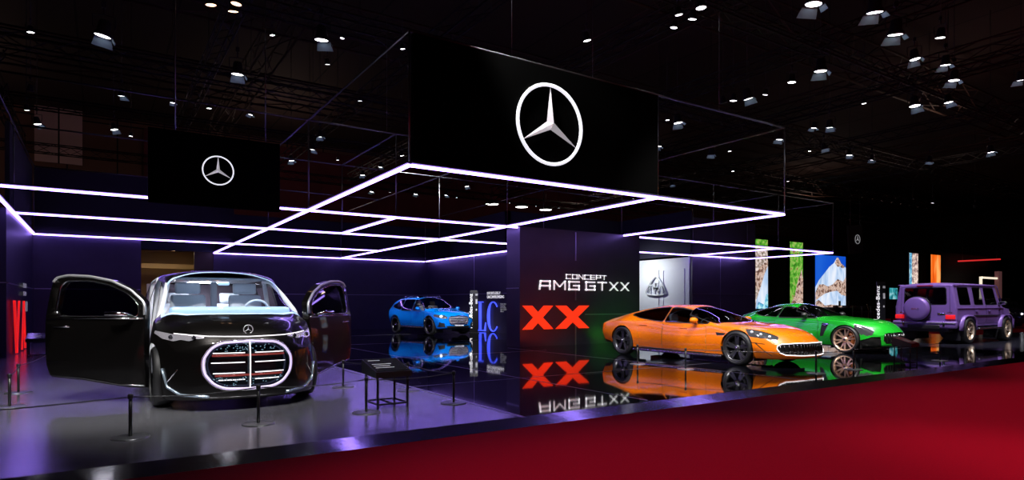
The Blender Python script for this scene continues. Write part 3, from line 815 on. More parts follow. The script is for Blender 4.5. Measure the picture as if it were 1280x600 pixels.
# ---------------------------------------------------------------- black show van
def van_door(parent, hinge, ang, L, s, name='front_door'):
    """door in its own plane: u from the hinge outwards, z up. s=-1: the hinge is on the right as seen from the front"""
    e = bpy.data.objects.new(name, None)
    P = mat('black gloss paint', (.012, .0105, .010), .33, .75, .7, spec=.35)
    out = [(0, .20), (0, 1.15), (.03, 1.36), (.25, 1.53), (.55, 1.655), (.9, 1.72), (1.25, 1.735), (1.42, 1.70), (1.47, 1.6), (1.49, 1.1), (1.47, .5), (1.42, .34), (.9, .30), (.35, .22)]
    k = L / 1.49; out = [(u * k, z) for u, z in out]; out = rounded(out, .05)
    win = rounded([(.10 * k, 1.16), (.12 * k, 1.33), (.30 * k, 1.47), (.6 * k, 1.59), (.9 * k, 1.645), (1.25 * k, 1.65), (1.33 * k, 1.56), (1.34 * k, 1.24), (1.28 * k, 1.17)], .06)
    R = Matrix.Translation(hinge) @ Matrix.Rotation(ang, 4, 'Z')
    def bow(u, z): return .10 * (1 - ((z - .75) / 1.0) ** 2) - .06 * max(0, z - 1.15) - .05 * (u / L - .5) ** 2
    def surf(u, z, o=0):
        return R @ Vector((u, s * (bow(u, z) + o), z))
    bm = bmesh.new(); vs = [bm.verts.new((u, 0, z)) for u, z in out]; ws_ = [bm.verts.new((u, 0, z)) for u, z in win]
    E = [bm.edges.new((vs[i], vs[(i + 1) % len(vs)])) for i in range(len(vs))] + [bm.edges.new((ws_[i], ws_[(i + 1) % len(ws_)])) for i in range(len(ws_))]
    bmesh.ops.triangle_fill(bm, use_beauty=True, edges=E)
    for it in range(24):      # horizontal cuts so that the panel can bow
        z = .25 + it * .062
        bmesh.ops.bisect_plane(bm, geom=bm.verts[:] + bm.edges[:] + bm.faces[:], dist=1e-4, plane_co=(0, 0, z), plane_no=(0, 0, 1))
    faces = bm.faces[:]
    low = {}
    for v in bm.verts: low[v] = (v.co.x, v.co.z)
    nb = bmesh.new(); a = {v: nb.verts.new(surf(*low[v])) for v in bm.verts}; b = {v: nb.verts.new(surf(low[v][0], low[v][1], -.10)) for v in bm.verts}
    for f in faces:
        g = nb.faces.new([a[v] for v in f.verts]); g.smooth = True; nb.faces.new([b[v] for v in f.verts][::-1])
    for ed in bm.edges:
        if len(ed.link_faces) == 1:
            x, y = ed.verts; nb.faces.new([a[x], a[y], b[y], b[x]])
    bm.free(); mb = MB(); mb.bm.free(); mb.bm = nb
    d = mb.build(name, P, parent)
    mb = MB(); mb.bm.free(); g = bmesh.new(); v1 = [g.verts.new(surf(u, z, -.03)) for u, z in win]; g.faces.new(v1); mb.bm = g
    mb.build('door_window', glass('van door glass', (.06, .06, .08)), d)
    top = [p for p in out if p[1] > 1.2]
    i0 = [i for i, p in enumerate(out) if p[1] > 1.18]
    mb = MB(); mb.tube([surf(out[i][0], out[i][1] - .012, .004) for i in i0 if out[i][0] < 1.46 * k], .019, 8); mb.build('roof_edge_trim', mat('brushed chrome', (.85, .85, .88), .42, .8), d)
    mb = MB(); mb.tube([surf(u, z, .004) for u, z in win], .011, 6, closed=True); mb.tube([surf(.02, 1.135, .006), surf(.6 * k, 1.14, .006), surf(1.46 * k, 1.13, .006)], .012, 6); mb.build('window_chrome', CHR, d)
    mb = MB(); mb.tube([surf(.16 * k, 1.17, .03), surf(.22 * k, 1.20, .14), surf(.44 * k, 1.20, .17), surf(.48 * k, 1.18, .12)], [.02, .032, .03, .015], 8); mb.build('camera_mirror', CHR, d)
    mb = MB(); mb.tube([surf(1.1 * k, 1.02, .01), surf(1.35 * k, 1.02, .01)], .010, 6); mb.build('door_handle', CHR, d)
    mb = MB(); mb.tube([surf(.02, .24, .004), surf(.35 * k, .245, .006), surf(.9 * k, .325, .006), surf(1.4 * k, .36, .004)], .008, 5); mb.build('sill_trim', CHR, d)
    return d
def van():
    root = empty('van', (1.57, 11.0, 0), PI, 'gloss black show van with open front doors and large light-ringed grille', 'van')
    P = mat('black gloss paint', (.012, .0105, .010), .33, .75, .7, spec=.35)
    st = [(-2.6, .45, .80, .8, .92, 1.1, .92, 1.6, .80, 1.64), (-2.5, .30, .86, .8, .98, 1.1, .98, 1.70, .80, 1.77), (-1.65, .22, .92, .75, 1.02, 1.1, 1.0, 1.74, .82, 1.84), (-.6, .2, .92, .75, 1.02, 1.1, 1.0, 1.75, .82, 1.87),
          (.2, .2, .92, .75, 1.02, 1.1, 1.0, 1.72, .80, 1.85), (.6, .2, .92, .74, 1.02, 1.1, .99, 1.62, .76, 1.74), (1.1, .19, .92, .72, 1.03, 1.09, .98, 1.38, .76, 1.50), (1.6, .18, .92, .7, 1.04, 1.07, .98, 1.19, .80, 1.255),
          (1.85, .17, .93, .66, 1.04, 1.03, .97, 1.125, .76, 1.175), (2.2, .14, .95, .6, 1.03, .95, .95, 1.06, .70, 1.11), (2.42, .13, .95, .52, 1.0, .86, .90, .97, .66, 1.015), (2.52, .13, .93, .48, .96, .78, .84, .87, .60, .92), (2.56, .16, .90, .46, .92, .74, .80, .82, .56, .87)]
    bm = shell(st, 130, 50, cf=.62, cr=.15, yf=1.3, yr=-2.0, pf=2.6, bulge=.05, capk=10); bvh0 = cage(bm)
    # door openings (the doors stand open), windscreen, side glass, grille
    side = lambda c, n: abs(c.x) > .62
    dp = rounded([(-.15, .30), (-.15, 1.70), (.35, 1.66), (.85, 1.44), (1.22, 1.22), (1.26, 1.0), (1.22, .3)], .06)
    cut(bm, 'x', shrink(dp, -.03), T_TRIM, side); cut(bm, 'x', dp, 99, side, delete=True)
    sd = rounded([(-1.45, .32), (-1.45, 1.68), (-.28, 1.70), (-.28, .32)], .06)
    cut(bm, 'x', sd, 99, lambda c, n: c.x > .62, delete=True)     # sliding door opening on the picture's left
    frame_glass(bm, [(-1.45, 1.18), (-1.45, 1.62), (-.28, 1.63), (-.28, 1.18)], 3, lambda c, n: c.x < -.5 and c.z > 1.1)
    frame_glass(bm, [(-2.35, 1.2), (-2.3, 1.58), (-1.6, 1.62), (-1.6, 1.18)], 4, lambda c, n: abs(c.x) > .5 and c.z > 1.1)
    wsf = [(-.66, .50), (-.45, .42), (0, .36), (.45, .42), (.66, .50), (.76, .62), (.83, 1.0), (.86, 1.46), (.60, 1.66), (.3, 1.73), (0, 1.75), (-.3, 1.73), (-.60, 1.66), (-.86, 1.46), (-.83, 1.0), (-.76, .62)]
    cz = lambda c, n: c.z > 1.0
    cut(bm, 'z', shrink(wsf, -.045), 14, cz); cut(bm, 'z', wsf, 5, cz)
    fy = lambda c, n: c.y > 1.6
    g = [(x * .96, z) for x, z in rounded([(.54, .56), (.53, .66), (.45, .78), (.33, .845), (0, .86), (-.33, .845), (-.45, .78), (-.53, .66), (-.54, .56), (-.52, .46), (-.43, .345), (-.30, .285), (0, .27), (.30, .285), (.43, .345), (.52, .46)], .08, 3)]
    cut(bm, 'y', g, 9, fy)
    hm = [(.98, .985), (.80, .945), (.62, .935), (.50, .925), (.50, .905), (.58, .895), (.66, .87), (.74, .885), (.82, .865), (.92, .89), (.99, .95)]
    for p in (hm, sym(hm)): cut(bm, 'y', p, 7, fy, only={0})
    for cy in (1.62, -1.62): arch(bm, cy, .43, .39, .6)
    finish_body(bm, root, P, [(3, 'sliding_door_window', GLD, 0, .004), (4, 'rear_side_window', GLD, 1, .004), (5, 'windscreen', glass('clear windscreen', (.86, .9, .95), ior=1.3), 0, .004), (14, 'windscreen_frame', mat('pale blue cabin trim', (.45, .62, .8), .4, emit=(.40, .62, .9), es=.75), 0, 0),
        (9, 'grille', mat('blue grille mesh', (.02, .03, .04), .15, .8), 0, .05), (7, 'headlamp', mat('silver lamp band', (.8, .75, .8), .2, .9, emit=(.8, .75, .85), es=.25), 1, -.002)])
    bm.free()
    badge_tube(bvh0, [(x, 0, z) for x, z in g], (0, -1, 0), 6, .014, 'grille_light_ring', mat('lilac lamp ring', (.6, .55, .7), .2, emit=(.72, .58, .95), es=.8), root, off=.01)
    badge_tube(bvh0, [(x * 1.05, 0, .565 + (z - .565) * 1.07) for x, z in g], (0, -1, 0), 6, .008, 'grille_frame', CHR, root, off=.006)
    mb = MB()
    for (z, w) in ((.72, .42), (.60, .44), (.47, .42), (.385, .36)):
        for s in (-1, 1):
            Q = path_proj(bvh0, [(s * .06, 4, z), (s * w, 4, z)], (0, -1, 0), 0, -.004, False, .06); mb.tube(Q, .0065, 5)
    mb.build('grille_bars', mat('white lit bar', (.9, .9, .95), .2, emit=(1, .92, .95), es=1.0), root)
    mb = MB()
    for (z, w) in ((.69, .43), (.44, .40)):
        Q = path_proj(bvh0, [(-w, 4, z), (w, 4, z)], (0, -1, 0), 0, -.012, False, .06); mb.tube(Q, .014, 5)
    mb.build('grille_red_bars', mat('dim red bar', (.12, .02, .02), .25, .5, emit=(.6, .08, .06), es=.25), root)
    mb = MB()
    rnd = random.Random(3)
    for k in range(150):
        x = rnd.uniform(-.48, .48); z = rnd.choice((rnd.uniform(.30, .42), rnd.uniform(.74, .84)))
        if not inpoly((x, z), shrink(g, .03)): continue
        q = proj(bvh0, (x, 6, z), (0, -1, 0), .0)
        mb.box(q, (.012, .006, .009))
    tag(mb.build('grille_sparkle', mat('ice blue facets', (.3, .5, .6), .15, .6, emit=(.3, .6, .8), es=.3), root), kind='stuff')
    mb = MB(); mb.tube([proj(bvh0, (0, 6, z), (0, -1, 0), .012) for z in (.28, .42, .56, .70, .85)], .008, 6); mb.build('grille_centre_bar', mat('white lit bar'), root)
    # light band across the leading edge of the bonnet
    badge_tube(bvh0, [(-.80, 4, .955), (-.45, 4, .925), (0, 4, .915), (.45, 4, .925), (.80, 4, .955)], (0, -1, 0), 0, .007, 'bonnet_light_band', mat('white lit bar'), root, closed=False, off=.004)
    q = proj(bvh0, (0, 6, .985), (0, -1, 0), .03)
    star_emblem(Matrix.Translation(q) @ Matrix(((-1, 0, 0, 0), (0, 0, 1, 0), (0, 1, 0, 0), (0, 0, 0, 1))), .055, mat('satin silver badge', (.85, .85, .88), .45, .7), mat('satin silver badge'), root, .11)
    mb = MB(); mb.cyl(q + Vector((0, -.02, -.10)), q + Vector((0, 0, -.05)), .012, 8); mb.build('emblem_stem', CHR, root)
    for s in (-1, 1):
        for x in (.60, .83):
            qq = proj(bvh0, (s * x, 6, .905), (0, -1, 0), .01)
            mb = MB(); mb.lathe([(0, .03), (.02, .025), (.032, -.01), (0, -.01)], qq, 'Y', 12); mb.build('lamp_pod', mat('dark lens', (.02, .02, .03), .05, .2, 1.), root)
        badge_tube(bvh0, [(s * .93, 4, .52), (s * .88, 4, .30), (s * .75, 4, .21), (s * .45, 4, .185)], (0, -1, 0), 0, .018, 'bumper_trim', mat('ice blue chrome', (.6, .75, .9), .25, .8), root, closed=False)
        badge_tube(bvh0, [(s * .90, 4, .33), (s * .78, 4, .52)], (0, -1, 0), 0, .007, 'air_curtain_trim', CHR, root, closed=False)
        rimc = mat('bright polished rim', (.75, .78, .82), .1, 1.)
        for y in (1.62, -1.62): wheel(root, s * .90, y, .39, s, rimc, 10, w=.26, style='ten', rimr=.84)
        van_door(root, Vector((s * 1.03, 1.25, 0)), (math.radians(-40) if s > 0 else PI + math.radians(48)), 1.47 if s > 0 else 1.58, s)
    for y in (1.62, -1.62): well(root, y, .43, .5, .96, BLK)
    W = mat('white leather', (.85, .87, .92), .5)
    for x in (-.42, .42): seat(root, x, .25, .68, W, .52, back=.68, headw=.36)
    for x in (-.42, .42): seat(root, x, -1.2, .48, W, .56, back=.74, headw=.34)
    steering(root, -.42, .82, 1.22, W)
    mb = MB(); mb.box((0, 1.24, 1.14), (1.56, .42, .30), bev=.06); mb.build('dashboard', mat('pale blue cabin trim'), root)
    mb = MB(); mb.box((0, -.4, .26), (1.85, 3.6, .05)); mb.build('cabin_floor', mat('pale carpet', (.5, .45, .48), .8), root)
    mb = MB(); mb.box((0, -2.2, 1.0), (1.75, .06, 1.4), bev=.02); mb.build('cabin_partition', mat('mauve cabin wall', (.35, .27, .33), .6), root)
    mb = MB(); mb.box((.0, -.45, 1.2), (.10, .06, 1.0), bev=.02); mb.build('cabin_post', mat('pale headliner', (.5, .52, .58), .6), root)
    mb = MB(); mb.box((0, -1.0, 1.73), (1.4, 2.4, .03), bev=.01); mb.build('headliner', mat('pale headliner', (.5, .52, .58), .6), root)
    mb = MB(); mb.box((0, -1.15, 1.705), (.6, .5, .012)); mb.build('cabin_fill', mat('cabin fill glow', (1, 1, 1), .5, emit=(.8, .88, 1), es=14.), root)  # added glowing panel under the headliner to brighten the cabin
    for s in (-1, 1):
        mb = MB(); mb.tube([(s * (.93 - .34 * max(0, z - 1.1)), y, z) for y, z in shrink(dp, -.02)], .035, 6, closed=True); mb.build('door_aperture_trim', W, root)
    mb = MB(); mb.tube([((.93 - .20 * max(0, z - 1.1)), y, z) for y, z in shrink(sd, -.02)], .035, 6, closed=True); mb.build('door_aperture_trim', W, root)
    mb = MB(); mb.box((.55, -.9, 1.0), (.35, .5, .14), bev=.05); mb.box((.6, -1.15, .75), (.3, .2, .3), bev=.05); mb.build('red_cushion', mat('red leather', (.5, .02, .03), .4), root)
    # rear view sensor pod, roof sparkle line
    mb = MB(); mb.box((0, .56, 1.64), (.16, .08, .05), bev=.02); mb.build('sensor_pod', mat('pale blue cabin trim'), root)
    return root
# ================= SETTING =================
def sbox(name, lo, hi, m, bev=0):
    mb = MB(); c = [(a + b) / 2 for a, b in zip(lo, hi)]; d = [abs(b - a) for a, b in zip(lo, hi)]
    mb.box((0, 0, 0), d, bev=bev); o = mb.build(name, m); o.location = c; return struct(o)
ZS, ZT = 3.70, 6.0
NAVY = mat('navy wall paint', (.023, .018, .040), .42, noise=(3, .12))
NAVYS = mat('dark satin wall panel', (.05, .045, .055), .36, spec=.6, noise=(2, .1))
CLOTH = mat('black backdrop cloth', (.012, .010, .018), .9)
MIRF = mat('polished black floor', (.003, .003, .005), .035, spec=.65, bump=(1.2, .03, .01))
SATF = mat('satin grey floor', (.42, .42, .47), .23, .78, spec=.8, bump=(6, .05, .004, (1, .12, 1)))
RAMP = mat('rippled metal edging', (.55, .55, .60), .13, 1., bump=(2.2, .16, .03, (1, .6, 1)))
CARP = mat('red carpet', (.50, .0, .014), .95, spec=.1, bump=(900, .4, .002), noise=(60, .12))
SEAML = mat('silver joint line', (.45, .45, .5), .3, .9)
YE, YI = 5.78, 6.1
ground = sbox('floor_carpet', (-24, -6, -.15), (110, YE, -.05), CARP)
sbox('floor_hall', (-24, YE, -.25), (110, 70, -.07), mat('dark hall concrete', (.02, .018, .018), .5))
sbox('floor_stage', (-9, YI, -.065), (4.15, 26.75, 0), SATF)
sbox('floor_stage', (4.15, YI, -.065), (21.5, 32.1, 0), MIRF)
sbox('floor_stage', (21.5, YI, -.065), (31, 32.1, 0), mat('satin charcoal floor', (.02, .02, .03), .16, spec=.7))
SCF = mat('satin charcoal floor', (.02, .02, .03), .16, spec=.7)
sbox('floor_stage', (31, YI, -.065), (60, 11.5, 0), SCF)
sbox('floor_carpet', (31, 11.5, -.065), (60, 30, .0), CARP)
sbox('floor_stage', (1.2, 26.75, -.065), (4.15, 40, -.0), mat('beige room floor', (.4, .3, .2), .6))
mb = MB()
mb._add([(-9, YE, -.05), (60, YE, -.05), (60, YI, .002), (-9, YI, .002), (-9, YE, -.06), (60, YE, -.06), (60, YI, -.06), (-9, YI, -.06)],
        [(0, 1, 2, 3), (4, 7, 6, 5), (0, 4, 5, 1), (3, 2, 6, 7), (0, 3, 7, 4), (1, 5, 6, 2)])
struct(mb.build('trim_ramp', RAMP))
def line(a, b, w=.018, z0=.0, z1=.003, nm='trim_joint', m=None):
    return sbox(nm, (min(a[0], b[0]) - w / 2, min(a[1], b[1]) - w / 2, z0), (max(a[0], b[0]) + w / 2, max(a[1], b[1]) + w / 2, z1), m or SEAML)
for x in (6.3, 10.3): line((x, YI + .1), (x, 15.9 if x > 10 else 31.9))
for y in (9.3, 14.5, 20, 25.5): line((4.2, y), (10.7 if 14 < y < 17 else (15.35 if y > 17 else 22), y))
line((4.15, YI), (4.15, 26.7), .05, z1=.004)
# stand walls
sbox('wall_left', (-2.15, 19.7, 0), (-1.95, 26.7, ZS), NAVY)
sbox('wall_left_return', (-9, 19.6, 0), (-2.1, 19.8, ZS), NAVYS)
sbox('wall_left_upper', (-2.05, 20.4, ZS + .05), (-1.95, 26.7, ZT), CLOTH)
sbox('wall_back_left', (-2.1, 26.7, 0), (1.23, 26.9, ZS), NAVY)
sbox('wall_back_left_upper', (-1.9, 26.75, ZS + .06), (4.4, 26.85, ZT), CLOTH)
sbox('wall_back_left_return', (1.13, 26.9, 0), (1.23, 32.0, ZS), NAVY)
sbox('wall_back', (4.4, 32.1, 0), (15.6, 32.3, ZS), NAVY)
sbox('wall_back_lintel', (1.2, 32.05, 3.75), (4.4, 32.2, ZT), mat('teal lit backdrop cloth', (.03, .04, .05), .8))  # faint teal light on this cloth is put into its colour
sbox('wall_right', (15.4, 16.9, 0), (15.6, 32.1, ZS), NAVY)
sbox('wall_centre', (10.8, 16.0, 0), (15.9, 16.75, ZS + .03), NAVYS)
sbox('wall_block_side', (16.8, 26.0, 0), (17.0, 34, 5.95), CLOTH)
sbox('wall_block_front', (16.8, 26.0, 0), (24.3, 26.2, 5.95), CLOTH)
sbox('wall_white_side_upper', (24.25, 20.9, ZS + .05), (24.35, 26.1, 5.95), mat('navy backdrop cloth', (.02, .018, .04), .85))
sbox('wall_upper_back', (4.4, 32.15, ZS + .08), (16.8, 32.3, 5.6), CLOTH)
WHW = mat('white room paint', (.72, .76, .82), .5)
sbox('wall_white_side', (24.25, 21.0, 0), (24.4, 26.0, ZS - .05), WHW)
sbox('wall_far_right', (24.3, 20.85, 0), (29.3, 21.0, ZS + 1.9), NAVYS)
sbox('wall_far_right_side', (29.2, 21.0, 0), (29.3, 32, ZS + 1.9), CLOTH)
# mouldings of the white wall
for (y0, y1) in ((23.0, 25.6), (21.3, 22.7)):
    for z in (.25, 3.05): sbox('trim_moulding', (24.215, y0, z), (24.25, y1, z + .05), WHW)
    for y in (y0, y1): sbox('trim_moulding', (24.215, y - .025, .25), (24.25, y + .025, 3.1), WHW)
# wall seams
for (lo, hi) in [((13.0 - .02, 15.98, 2.75), (13.02, 16, 3.68)), ((12.98, 15.98, 0), (13.02, 16, .75)), ((12.98, 15.98, 1.45), (13.02, 16, 2.02)), ((13.4, 15.98, .97), (15.9, 16, 1.0)),
                 ((15.38, 16.9, 1.81), (15.4, 32.1, 1.835)), ((15.38, 26.8, 1.83), (15.4, 26.84, ZS)), ((4.4, 32.08, 1.81), (15.4, 32.1, 1.83)),
                 ((-9, 19.58, 1.84), (-1.9, 19.6, 1.87)), ((-1.95, 19.7, 1.84), (-1.93, 26.7, 1.87)), ((-1.9, 26.68, 1.84), (1.2, 26.7, 1.87)), ((10.78, 16.05, 1.81), (10.8, 16.75, 1.84)),
                 ((24.4, 20.83, 1.83), (29.3, 20.85, 1.85)), ((26.4, 20.83, 0), (26.43, 20.85, ZS))]:
    sbox('trim_seam', lo, hi, SEAML)
# room seen through the opening
BEI = mat('beige room paint', (.32, .22, .12), .7)
sbox('wall_back_room', (.5, 40, 0), (6.5, 40.2, 4.3), BEI); sbox('wall_back_room_left', (.5, 32.3, 0), (.6, 40, 4.3), BEI); sbox('wall_back_room_right', (6.4, 32.3, 0), (6.5, 40, 4.3), BEI)
sbox('ceiling_back_room', (.5, 32.3, 4.3), (6.5, 40.2, 4.4), mat('maroon room ceiling', (.10, .03, .025), .7))
sbox('wall_back_soffit', (.6, 37.6, 3.2), (6.4, 37.8, 3.45), mat('cream soffit', (.6, .45, .25), .6))
sbox('wall_back_opening_jamb', (3.6, 32.2, 0), (4.4, 32.35, 3.75), mat('olive wall panel', (.05, .04, .008), .6))
for (x, y) in ((2.6, 35.0), (2.4, 33.6), (3.3, 38.6)):
    mb = MB(); mb.lathe([(.16, 0), (.16, .04), (.12, .06), (0, .06)], (0, 0, 0), 'Z', 16)
    o = mb.build('ceiling_downlight', mat('warm downlight', (1, .8, .5), .5, emit=(1, .72, .38), es=6.)); o.location = (x, y, 4.24)
    tag(o, {35.0: 'warm round downlight nearest the middle of the beige room ceiling', 33.6: 'warm round downlight just inside the opening to the beige room', 38.6: 'warm round downlight deepest in the beige room ceiling'}[y], 'ceiling light', 'downlights of the beige back room')

# ---------- canopy frame, light strips
METAL = mat('brushed dark steel', (.20, .20, .22), .35, 1.)
EMI = mat('violet white light strip', (.9, .9, 1), .3, emit=(.34, .205, 1.0), es=12.)
HOUS = mat('strip housing', (.05, .05, .06), .4, .6)
def strip(a, b, label):
    a = Vector(a); b = Vector(b); d = b - a
    root = empty('light_strip', a, 0, label, 'light strip', 'violet ceiling light strips')
    ln = d.length; u = d.normalized(); alongx = abs(u.x) > .5
    mb = MB(); sz = (ln, .05, .045) if alongx else (.05, ln, .045)
    mb.box(d / 2, sz); mb.build('diffuser', EMI, root)
    mb = MB(); sz = (ln, .085, .03) if alongx else (.085, ln, .03)
    mb.box(d / 2 + Vector((0, 0, .05)), sz); mb.build('housing', HOUS, root)
Z = ZS
strip((4.44, 9.9, Z), (15.11, 9.9, Z), 'violet light strip along the front edge under the big black screen')
strip((4.4, 9.9, Z), (4.4, 32.0, Z), 'violet light strip running back from the front left corner of the canopy')
strip((-1.86, 16.1, Z), (4.36, 16.1, Z), 'topmost violet light strip of the left bay, passing behind the small black screen')
strip((4.44, 16.1, Z), (10.78, 16.1, Z), 'violet light strip from the left canopy edge to the left end of the centre wall')
strip((15.95, 16.1, Z), (28.36, 16.1, Z), 'violet light strip from the right end of the centre wall to the far right corner')
strip((-1.86, 20.7, Z), (4.36, 20.7, Z), 'middle violet light strip of the left bay')
strip((4.44, 20.7, Z), (28.36, 20.7, Z), 'violet light strip second from the back under the canopy')
strip((-1.9, 16.1, Z), (-1.9, 26.6, Z), 'violet light strip at the far left running back along the side wall')
strip((-1.86, 26.6, Z), (4.36, 26.6, Z), 'lowest violet light strip of the left bay on the back wall')
strip((4.44, 26.6, Z), (10.3, 26.6, Z), 'short violet light strip between the left canopy edge and its middle, near the back')
strip((4.44, 32.0, Z), (15.16, 32.0, Z), 'violet light strip along the top of the rear wall')
strip((10.4, 9.94, Z), (10.4, 31.9, Z), 'violet light strip running down the middle of the canopy from front to back')
strip((15.15, 9.9, Z), (15.15, 16.06, Z), 'violet light strip closing the front right end of the canopy')
strip((15.2, 20.74, Z), (15.2, 31.9, Z), 'violet light strip above the side wall with the blue letters')
strip((6.77, 16.14, Z), (6.77, 20.66, Z), 'short diagonal-looking violet light strip in the left half of the canopy')
strip((24.2, 16.14, Z), (24.2, 20.66, Z), 'short violet light strip above the corner of the white wall')
strip((28.4, 16.1, Z), (28.4, 20.7, Z), 'violet light strip at the far right end of the canopy')

fr = empty('canopy_frame', (4.4, 9.9, 0), 0, 'thin dark steel cage frame rising above the violet light strips', 'frame')
def rail(a, b, nm='top_rail', r=.022):
    mb = MB(); O = Vector((4.4, 9.9, 0)); mb.tube([Vector(a) - O, Vector(b) - O], r, 6); return mb.build(nm, METAL, fr)
for y in (9.9, 16.1, 20.7, 26.6, 32.0):
    x0 = -1.9 if y in (16.1, 20.7, 26.6) else 4.4; x1 = 28.4 if y in (16.1, 20.7) else 15.15
    if y == 26.6: x1 = 10.4
    rail((x0, y, ZT), (x1, y, ZT))
for x, y0, y1 in ((4.4, 9.9, 32), (10.4, 9.9, 32), (15.15, 9.9, 32), (-1.9, 16.1, 26.6), (28.4, 16.1, 20.7), (24.2, 16.1, 20.7), (6.77, 16.1, 20.7)): rail((x, y0, ZT), (x, y1, ZT))
for (x, y) in ((4.4, 9.9), (10.4, 9.9), (15.15, 9.9), (4.4, 16.1), (10.4, 16.1), (15.15, 16.1), (6.77, 16.1), (6.77, 20.7), (4.4, 20.7), (10.4, 20.7), (15.15, 20.7), (24.2, 16.1), (24.2, 20.7), (28.4, 16.1), (28.4, 20.7), (4.4, 32), (10.4, 32), (15.2, 32), (-1.9, 16.1), (-1.9, 20.7), (-1.9, 26.6), (20, 16.1)):
    rail((x, y, ZS + .07), (x, y, ZT), 'post', .018)
for x in (6.5, 8.5, 12.5):
    for y in (9.9, 16.1): rail((x, y, ZT), (x, y, 9.1), 'hanger_wire', .006)

# ---------- screens with star emblems
SCRB = mat('black LED screen', (.0012, .0012, .0012), .8, spec=.02)
STARM = mat('silver star', (.80, .74, .80), .22, .6, emit=(.8, .76, .82), es=.35)
RINGM = mat('white star ring', (.9, .9, .95), .3, emit=(.85, .86, .95), es=1.0)
def panel(x0, x1, y, z0, z1, t, label, ex, ez, R, group=None):
    root = empty('screen', ((x0 + x1) / 2, y, z0), 0, label, 'screen', group)
    mb = MB(); mb.box((0, t / 2, (z1 - z0) / 2), (x1 - x0, t, z1 - z0), bev=.01); mb.build('display', SCRB, root)
    mb = MB()
    for k in range(4): mb.box((-(x1 - x0) / 2 + (k + .5) * (x1 - x0) / 4, t + .06, (z1 - z0) / 2), (.08, .12, z1 - z0 - .1))
    mb.build('rear_bracket', METAL, root)
    star_emblem(face_my(ex - (x0 + x1) / 2, -.03, ez - z0), R, STARM, RINGM, root, .045)
    return root
e = on_y(685, 157, 9.9); rr_ = (on_y(685, 108, 9.9).z - on_y(685, 206, 9.9).z) / 2
panel(4.46, 10.36, 9.85, 3.78, 5.97, .12, 'big black screen above the canopy front with large white three-pointed star', e.x, e.z, rr_)
a = on_y(185, 160, 14.8); b = on_y(350, 262, 14.8)
e = on_y(272.5, 213.5, 14.8)
panel(a.x, b.x, 14.8, on_y(185, 252, 14.8).z, on_y(185, 158, 14.8).z, .12, 'smaller black screen hanging over the van with white three-pointed star', e.x, e.z, .305)
mb = MB()
for dx in (.5, 2.3): mb.tube([(a.x + dx, 14.86, on_y(185, 158, 14.8).z + .005), (a.x + dx, 14.9, 9.2)], .012, 6)
tag(mb.build('hanging_cable', METAL), 'pair of dark cables from which the smaller black screen hangs', 'cable')
# small tilted panel on the right
pt_ = on_y(1070, 299, 22.5)
sq = empty('screen', pt_, 0, 'small dark square panel with a thin white star right of the mountain pictures', 'screen')
mb = MB(); mb.box((0, .06, 0), (1.75, .12, 1.9), ry=math.radians(-6), bev=.01); mb.build('display', mat('dark grey panel', (.02, .018, .022), .6), sq)
star_emblem(face_my(.15, -.03, 0), .30, mat('grey star', (.5, .5, .52), .3, .5, emit=(.5, .5, .52), es=.5), mat('grey star'), sq, .05)
mb = MB()
for dx in (-.6, .6): mb.tube([(dx, .06, .8), (dx, .06, 9.2 - pt_.z)], .01, 6)
mb.build('hanger_wire', METAL, sq)

# ---------- lettering on the walls
LW = mat('white lettering', (.9, .9, .92), .5, emit=(.9, .88, .9), es=.75)
a = on_y(707, 349, 16.0); b = on_y(757.5, 349, 16.0); zt_ = on_y(707, 343.2, 16.0).z
mb = MB(); stroke_word(mb, 'CONCEPT', face_my(a.x, 15.985, on_y(730, 349.3, 16).z), b.x - a.x, .155, .024)
tag(mb.build('wall_lettering', LW), 'small white word CONCEPT on the dark centre wall', 'lettering')
a = on_y(673, 362, 16.0); b = on_y(786, 362, 16.0)
Wd = b.x - a.x; H_ = .30
lt = empty('wall_lettering', (a.x, 15.985, on_y(728, 363, 16).z), 0, 'white words AMG GT XX in wide letters on the dark centre wall', 'lettering')
for wd, f0, f1 in (('AMG', 0, .425), ('GT', .492, .24), ('XX', .76, .24)):
    mb = MB(); stroke_word(mb, wd, face_my(f0 * Wd, 0, 0), f1 * Wd, H_, .05 if wd != 'XX' else .055); mb.build('word', LW, lt)
REDX = mat('red lit letter', (.6, .03, .01), .5, emit=(.88, .035, .006), es=1.)
for i, (x0, x1) in enumerate(((652.5, 690.5), (694, 735.5))):
    A = on_y(x0, 397, 16); B = on_y(x1, 397, 16); zb_ = on_y(695, 411, 16).z; zt_ = on_y(695, 382, 16).z
    mb = MB(); W_, H_ = B.x - A.x, zt_ - zb_; k = W_ * .30
    M_ = face_my(A.x, 15.995, zb_)
    mb.prism([(0, 0), (k, 0), (W_, H_), (W_ - k, H_)], M_, .045); mb.prism([(W_ - k, 0), (W_, 0), (k, H_), (0, H_)], M_ @ Matrix.Translation((0, 0, .002)), .045)
    tag(mb.build('wall_letter', REDX), 'glowing red letter X at the ' + ('left edge of the centre wall' if i == 0 else 'right, crossed by the vertical seam of the centre wall'), 'letter', 'red letters on the centre wall')
